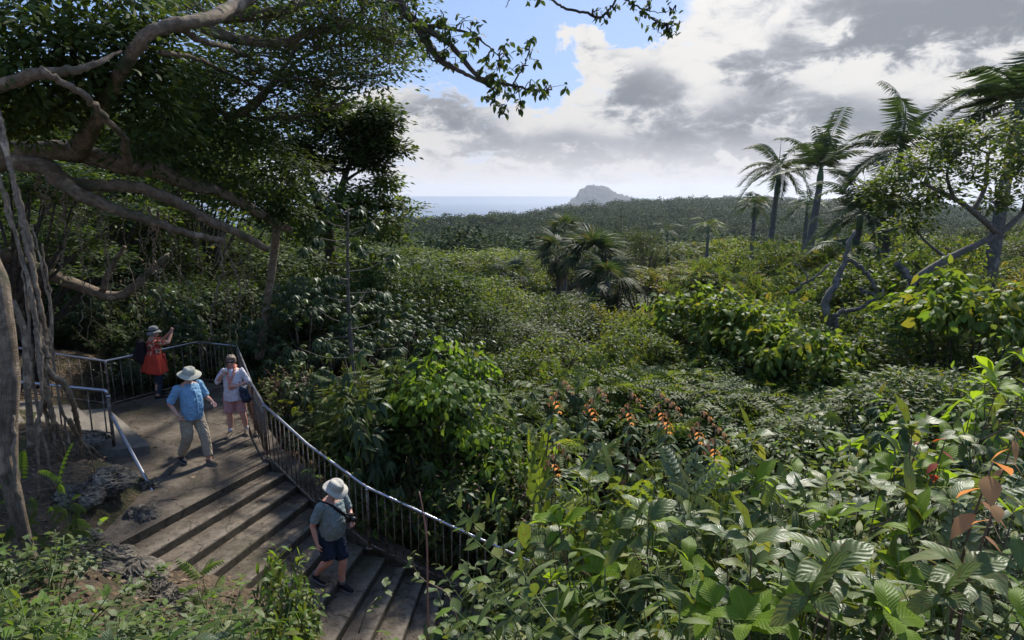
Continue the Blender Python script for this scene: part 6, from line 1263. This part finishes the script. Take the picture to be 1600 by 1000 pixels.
root_(((108, 655, 8.1), (128, 690, 8.4), (146, 700, 8.6), (160, 715, 8.8)), (.025, .018, .01), 0, 1); root_(((95, 640, 7.9), (118, 680, 8.3), (138, 705, 8.5), (148, 740, 8.7)), (.018, .008), 0, 1)
for (x0, y0), (x1, y1), dd in [((10, 300), (85, 760), 7.6), ((66, 380), (88, 700), 7.8), ((-5, 420), (30, 760), 6.2), ((50, 350), (112, 700), 8.2), ((0, 520), (52, 880), 5.9), ((55, 480), (60, 780), 7.2)]:
    root_(((x0, y0, dd + .3), ((x0 * 2 + x1) / 3 + 6, (2 * y0 + y1) / 3, dd + .15), ((x0 + 2 * x1) / 3 - 5, (y0 + 2 * y1) / 3, dd), (x1, y1, dd)), (.012, .02, .014), 0, 1, .04, sides=5)
# thin hanging roots under the limbs
for q in range(42):
    x = g.uniform(60, 400); y0 = np.interp(x, [60, 150, 250, 350, 420], [280, 300, 340, 375, 385]) - 10; dd = np.interp(x, [60, 420], [11.6, 14.2]) + g.uniform(-.4, .8); y1 = min(560, y0 + g.choice([90, 150, 220, 250]) * g.uniform(.5, 1.0)); x1 = x + g.normal() * 14
    root_(((x, y0, dd), (x + g.normal() * 7, y0 * .65 + y1 * .35, dd + .1), (x1 + g.normal() * 7, y0 * .3 + y1 * .7, dd + .1), (x1, y1, dd + .1)), (.011, .006) if q % 6 else (.026, .016), 0, 1, .11, sides=4)
def anchor(): pass
# crown: clumps the photograph shows, each with its own size and depth
LB = []
def clumps(rows):
    for px, py, d, r in rows: LB.append((D(px, py, d) - o_, (r, r, r * .72)))
clumps([(20, 30, 9.5, 1.0), (110, 20, 9.8, 1.0), (70, 90, 9.6, .8), (0, 110, 9.5, 1.0), (190, 10, 10.4, .9), (150, 70, 10.2, .7), (170, 140, 10.6, .6), (215, 160, 10.8, .6), (240, 200, 11.2, .55), (120, 190, 11, .6), (50, 190, 11.0, .6), (0, 210, 10.6, .7), (260, 130, 11.5, .6), (60, 160, 10.2, .6), (20, 150, 9.8, .7), (-60, 60, 9.5, 1.2), (-60, 180, 10, 1.0), (250, 60, 11.2, .5), (130, 120, 10.0, .45), (230, 240, 12.2, .5), (200, 95, 10.4, .5)])
A_ = len(LB)
clumps([(300, 150, 13, .8), (330, 210, 13.5, .8), (290, 240, 13.2, .7), (370, 240, 14, .8), (340, 290, 14.2, .65), (400, 280, 14.6, .7), (380, 320, 14.8, .6), (440, 310, 15.2, .6), (300, 190, 13, .7), (425, 340, 15.3, .5), (460, 270, 15.2, .6), (280, 270, 13.2, .5), (455, 335, 15.4, .5), (320, 120, 13.6, .7), (410, 225, 14.6, .7)])
B2 = len(LB)
for _ in range(120):
    x = g.uniform(270, 640) if _ < 90 else g.uniform(330, 600); lo = np.interp(x, [270, 450, 560, 640], [190, 190, 150, 85]); y = g.uniform(-30, lo); LB.append((D(x, y, g.uniform(12.8, 17)) - o_, (.8, .8, .34)))
cr = MB(); W1 = lobe_leaves(cr, LB[:A_], TL4, .145, 44, 13, .20, g, droop=.28, upb=.6, shell=.45, mis=[(0, 0, .82), (1, .82, 1.01)])
lobe_leaves(cr, LB[A_:B2], TL3, .135, 44, 15, .20, g, droop=.25, upb=.6, shell=.4, mis=[(0, 0, .8), (1, .8, 1.01)])
W2 = lobe_leaves(cr, LB[B2:], TL3, .115, 16, 12, .20, g, droop=.1, upb=.7, shell=.3, mis=[(0, 0, .85), (2, .85, 1.01)])
cr.build('crown', ['leaf_dark', 'leaf_mid', 'leaf_bright'], ban)
tw = MB()
LP = np.concatenate([spline(B_(*p), 30) for p, r in LIMBS[3:14]])
for (c, r), h in zip(LB[B2:], W2):
    q = LP[np.argmin(np.linalg.norm(LP - c, axis=1))]; m_ = (q + c) / 2 + randu(1, g)[0] * .25; P = spline([q, m_, c], 9); tube(tw, P, [.028, .014], 4, cap=False)
    for p in h[:8]: tube(tw, spline([c, (c + p) / 2 + randu(1, g)[0] * .08, p], 5), [.010, .005], 3, cap=False)
tw.build('twigs', 'bark_banyan', ban)
# ---- the branch reaching over the sea view
def sprig_branch(label, origin, paths, leafs, mat, size, T, seed, per=12, clr=.10):
    g = np.random.default_rng(seed); o_ = D(*origin); r = empty('overhanging_branch', o_, label=label, cat='branch'); w = MB(); f = MB()
    for pts, rr in paths: P = spline([D(*q) - o_ for q in pts], 6 * len(pts)); P[1:-1] += g.normal(size=P[1:-1].shape) * .004; tube(w, P, rr, 7, lump=.08, rg=g)
    LPs = np.concatenate([spline([D(*q) - o_ for q in p], 40) for p, _ in paths])
    for px, py, d, n in leafs:
        c = D(px, py, d) - o_; q = LPs[np.argmin(np.linalg.norm(LPs - c, axis=1))]; tube(w, spline([q, (q + c) / 2 + randu(1, g)[0] * .04, c], 6), [.008, .004], 4, cap=False)
        for k in range(n):
            e = c + g.normal(size=3) * (clr, clr, clr * .75); tube(w, np.array([c, e]), [.004, .002], 3, cap=False); m_ = per; A = randu(m_, g); A[:, 2] = -np.abs(A[:, 2]) * .7 - .2; addp(f, T, e + g.normal(size=(m_, 3)) * .02, A, (0, 0, 1.) + randu(m_, g) * .6, size * g.uniform(.7, 1.2, m_))
    w.build('limb', 'bark_dark', r); f.build('foliage', mat, r); return r
OVL = T_leaf(.5, 5, .14, .25, peak=.5)
lv = []
gg = np.random.default_rng(61)
for (x, y, s, n) in [(600, 15, 26, 6), (640, 20, 22, 5), (660, 55, 16, 5), (690, 30, 22, 6), (720, 45, 18, 5), (745, 60, 14, 4), (700, 80, 16, 5), (728, 90, 14, 4), (755, 100, 12, 4), (770, 118, 12, 4), (790, 105, 10, 4), (800, 130, 12, 5), (830, 128, 8, 2), (826, 100, 7, 3), (832, 76, 6, 2), (822, 68, 5, 2), (855, 138, 10, 4), (840, 145, 8, 3), (775, 150, 10, 4), (785, 165, 8, 4), (805, 160, 6, 2), (668, 75, 8, 3), (650, 40, 14, 4), (775, 130, 8, 2), (740, 30, 10, 2), (780, 85, 8, 3)]:
    for k in range(n): lv.append((x + gg.normal() * s * .5, y + gg.normal() * s * .45, 6.8 + gg.normal() * .15, 1))
sprig_branch('dark leafy branch hanging in from the top across the blue sky', (620, -40, 7), [(((600, -60, 7), (625, 5, 6.95), (652, 40, 6.9), (668, 68, 6.9), (690, 95, 6.85), (712, 108, 6.85), (740, 122, 6.8), (768, 138, 6.8), (775, 160, 6.8)), (.055, .05, .045, .035, .022, .012, .006)), (((655, 42, 6.9), (690, 60, 6.85), (715, 82, 6.8), (745, 118, 6.8), (770, 127, 6.8), (800, 133, 6.8), (830, 140, 6.8), (862, 140, 6.8)), (.035, .028, .02, .014, .007)), (((800, 133, 6.8), (812, 115, 6.8), (822, 95, 6.8), (828, 72, 6.8)), (.009, .004)), (((665, 40, 6.9), (700, 45, 6.85), (740, 55, 6.8), (780, 88, 6.8)), (.02, .006)), (((668, 68, 6.9), (672, 90, 6.85), (695, 100, 6.85)), (.012, .006))], lv, 'leaf_dark', .085, OVL, 62, per=6, clr=.06)
lv = [(x + gg.normal() * 4, y + gg.normal() * 4, 5.6, 1) for x, y, n in [(838, 2, 3), (935, 18, 2), (950, 22, 3), (947, 30, 1), (1005, 22, 3), (1022, 38, 4), (1040, 45, 6), (1048, 40, 5), (1040, 18, 2), (1055, 16, 2), (968, 10, 2), (990, 5, 3), (1015, 5, 2)] for _ in range(n)]
sprig_branch('thin dark twig dipping in from the top over the clouds', (880, -20, 5.6), [(((820, -30, 5.6), (862, 0, 5.6), (885, 14, 5.6), (915, 20, 5.6), (938, 28, 5.6), (952, 15, 5.6), (965, -5, 5.6), (975, -30, 5.6)), (.009, .011, .011, .009, .008)), (((968, -8, 5.6), (985, 4, 5.6), (1005, 15, 5.6), (1020, 30, 5.6), (1042, 40, 5.6)), (.009, .004)), (((1005, 15, 5.6), (1030, 20, 5.6), (1052, 15, 5.6)), (.004, .002)), (((800, -20, 5.6), (795, 2, 5.6), (790, 12, 5.6)), (.005, .002))], lv, 'leaf_dark', .055, OVL, 63, per=4, clr=.025)
# ---- dark layered tree standing between the banyan and the sea
g = np.random.default_rng(71); o_ = D(500, 470, 21); r_ = empty('layered_dark_tree', o_, label='dark flat topped tree standing between banyan and sea', cat='tree')
w = MB(); K = lambda *L: [D(*q) - o_ for q in L]
PT = [(((540, 560, 21), (530, 480, 21), (520, 420, 21), (515, 380, 21), (508, 340, 21), (495, 310, 21), (480, 270, 21)), (.24, .2, .19, .18, .16, .12, .08)), (((512, 350, 21), (528, 318, 21.2), (536, 285, 21.4), (548, 255, 21.5), (572, 228, 21.5), (605, 212, 21.5)), (.14, .12, .10, .08, .03)), (((508, 340, 21), (470, 310, 20.7), (440, 260, 20.5), (410, 220, 20.5)), (.12, .08, .04)), (((536, 285, 21.4), (565, 266, 21.4), (600, 250, 21.4)), (.06, .02)), (((480, 270, 21), (480, 235, 21), (510, 205, 21)), (.07, .03)), (((512, 350, 21), (560, 340, 21), (600, 325, 21)), (.07, .03)), (((515, 380, 21), (500, 345, 20.6), (470, 340, 20.4)), (.12, .08))]
for pts, rr in PT: tube(w, spline(K(*pts), 7 * len(pts)), rr, 8, lump=.1, rg=g)
LB2 = lobes_px([(410, 195, 20.5, .9), (440, 215, 20.5, .9), (480, 200, 21, .9), (520, 190, 21, .9), (560, 190, 21.5, .8), (595, 190, 21.5, .7), (615, 215, 21.5, .6), (620, 235, 21.4, .5), (590, 235, 21.4, .7), (550, 225, 21.4, .8), (500, 235, 21, .8), (455, 250, 20.6, .7), (575, 250, 21.4, .7), (615, 255, 21.4, .4), (632, 228, 21.5, .4), (625, 195, 21.5, .5), (540, 172, 21.5, .7), (470, 180, 21, .8), (520, 255, 21, .5), (595, 170, 21.5, .5)])
LB3 = lobes_px([(600, 320, 20.6, .6), (560, 300, 20.6, .6), (620, 322, 20.6, .4), (575, 335, 20.4, .6), (530, 330, 20.2, .7), (590, 290, 20.8, .4), (480, 300, 20, .6), (500, 350, 19.8, .7), (550, 365, 19.8, .7), (450, 300, 19.8, .6), (420, 330, 19.6, .6), (600, 355, 20, .6), (470, 360, 19.6, .7)])
cr = MB(); gj = np.random.default_rng(9)
LB2 = [(tuple(np.array(c) - (max(0, (c[0] + 6.0)) * .30, 0, 0)), r) for c, r in LB2]
def F5(L):
    R = []
    for c, r in L:
        for q in range(3): R.append((np.array(c) - o_ + gj.normal(size=3) * (r * .75, r * .6, r * .32), (r * gj.uniform(.45, .95), r * .8, r * gj.uniform(.2, .42))))
    return R
L2_ = F5(LB2); L3_ = F5(LB3)
h1 = lobe_leaves(cr, L2_, TL3, .19, 19, 14, .20, g, mi=0, shell=.3); h2 = lobe_leaves(cr, L3_, TL3, .18, 15, 13, .22, g, shell=.4, mis=[(1, 0, .7), (2, .7, 1.01)])
ends = np.concatenate([spline(K(*p), 30) for p, _ in PT])
for (c, r), h in zip(L2_ + L3_, h1 + h2):
    q = ends[np.argmin(np.linalg.norm(ends - c, axis=1))]; tube(w, spline([q, (q + c) / 2 + randu(1, g)[0] * .12, c], 7), [.035, .012], 4, cap=False)
    for p in h[:4]: tube(w, np.array([c, p]), [.014, .007], 3, cap=False)
w.build('trunk', 'bark_dark', r_); cr.build('crown', ['leaf_dark', 'leaf_mid', 'leaf_bright'], r_)

# ================================================================== air
def make_haze(density):
    b = MB(); box(b, (-9000, -40, -101.5), (9000, 9000, 125)); o = b.build('haze', [], None, False)
    m, n = newmat('haze'); v = n.node('ShaderNodeVolumePrincipled'); v.inputs['Color'].default_value = (.80, .88, 1.0, 1); v.inputs['Density'].default_value = density; v.inputs['Anisotropy'].default_value = .35
    out_ = n.node('ShaderNodeOutputMaterial'); n.l.new(v.outputs[0], out_.inputs['Volume']); o.data.materials.append(m); tag(o, 'thin sea haze filling the air', 'haze', kind='stuff')
make_haze(.7e-4)
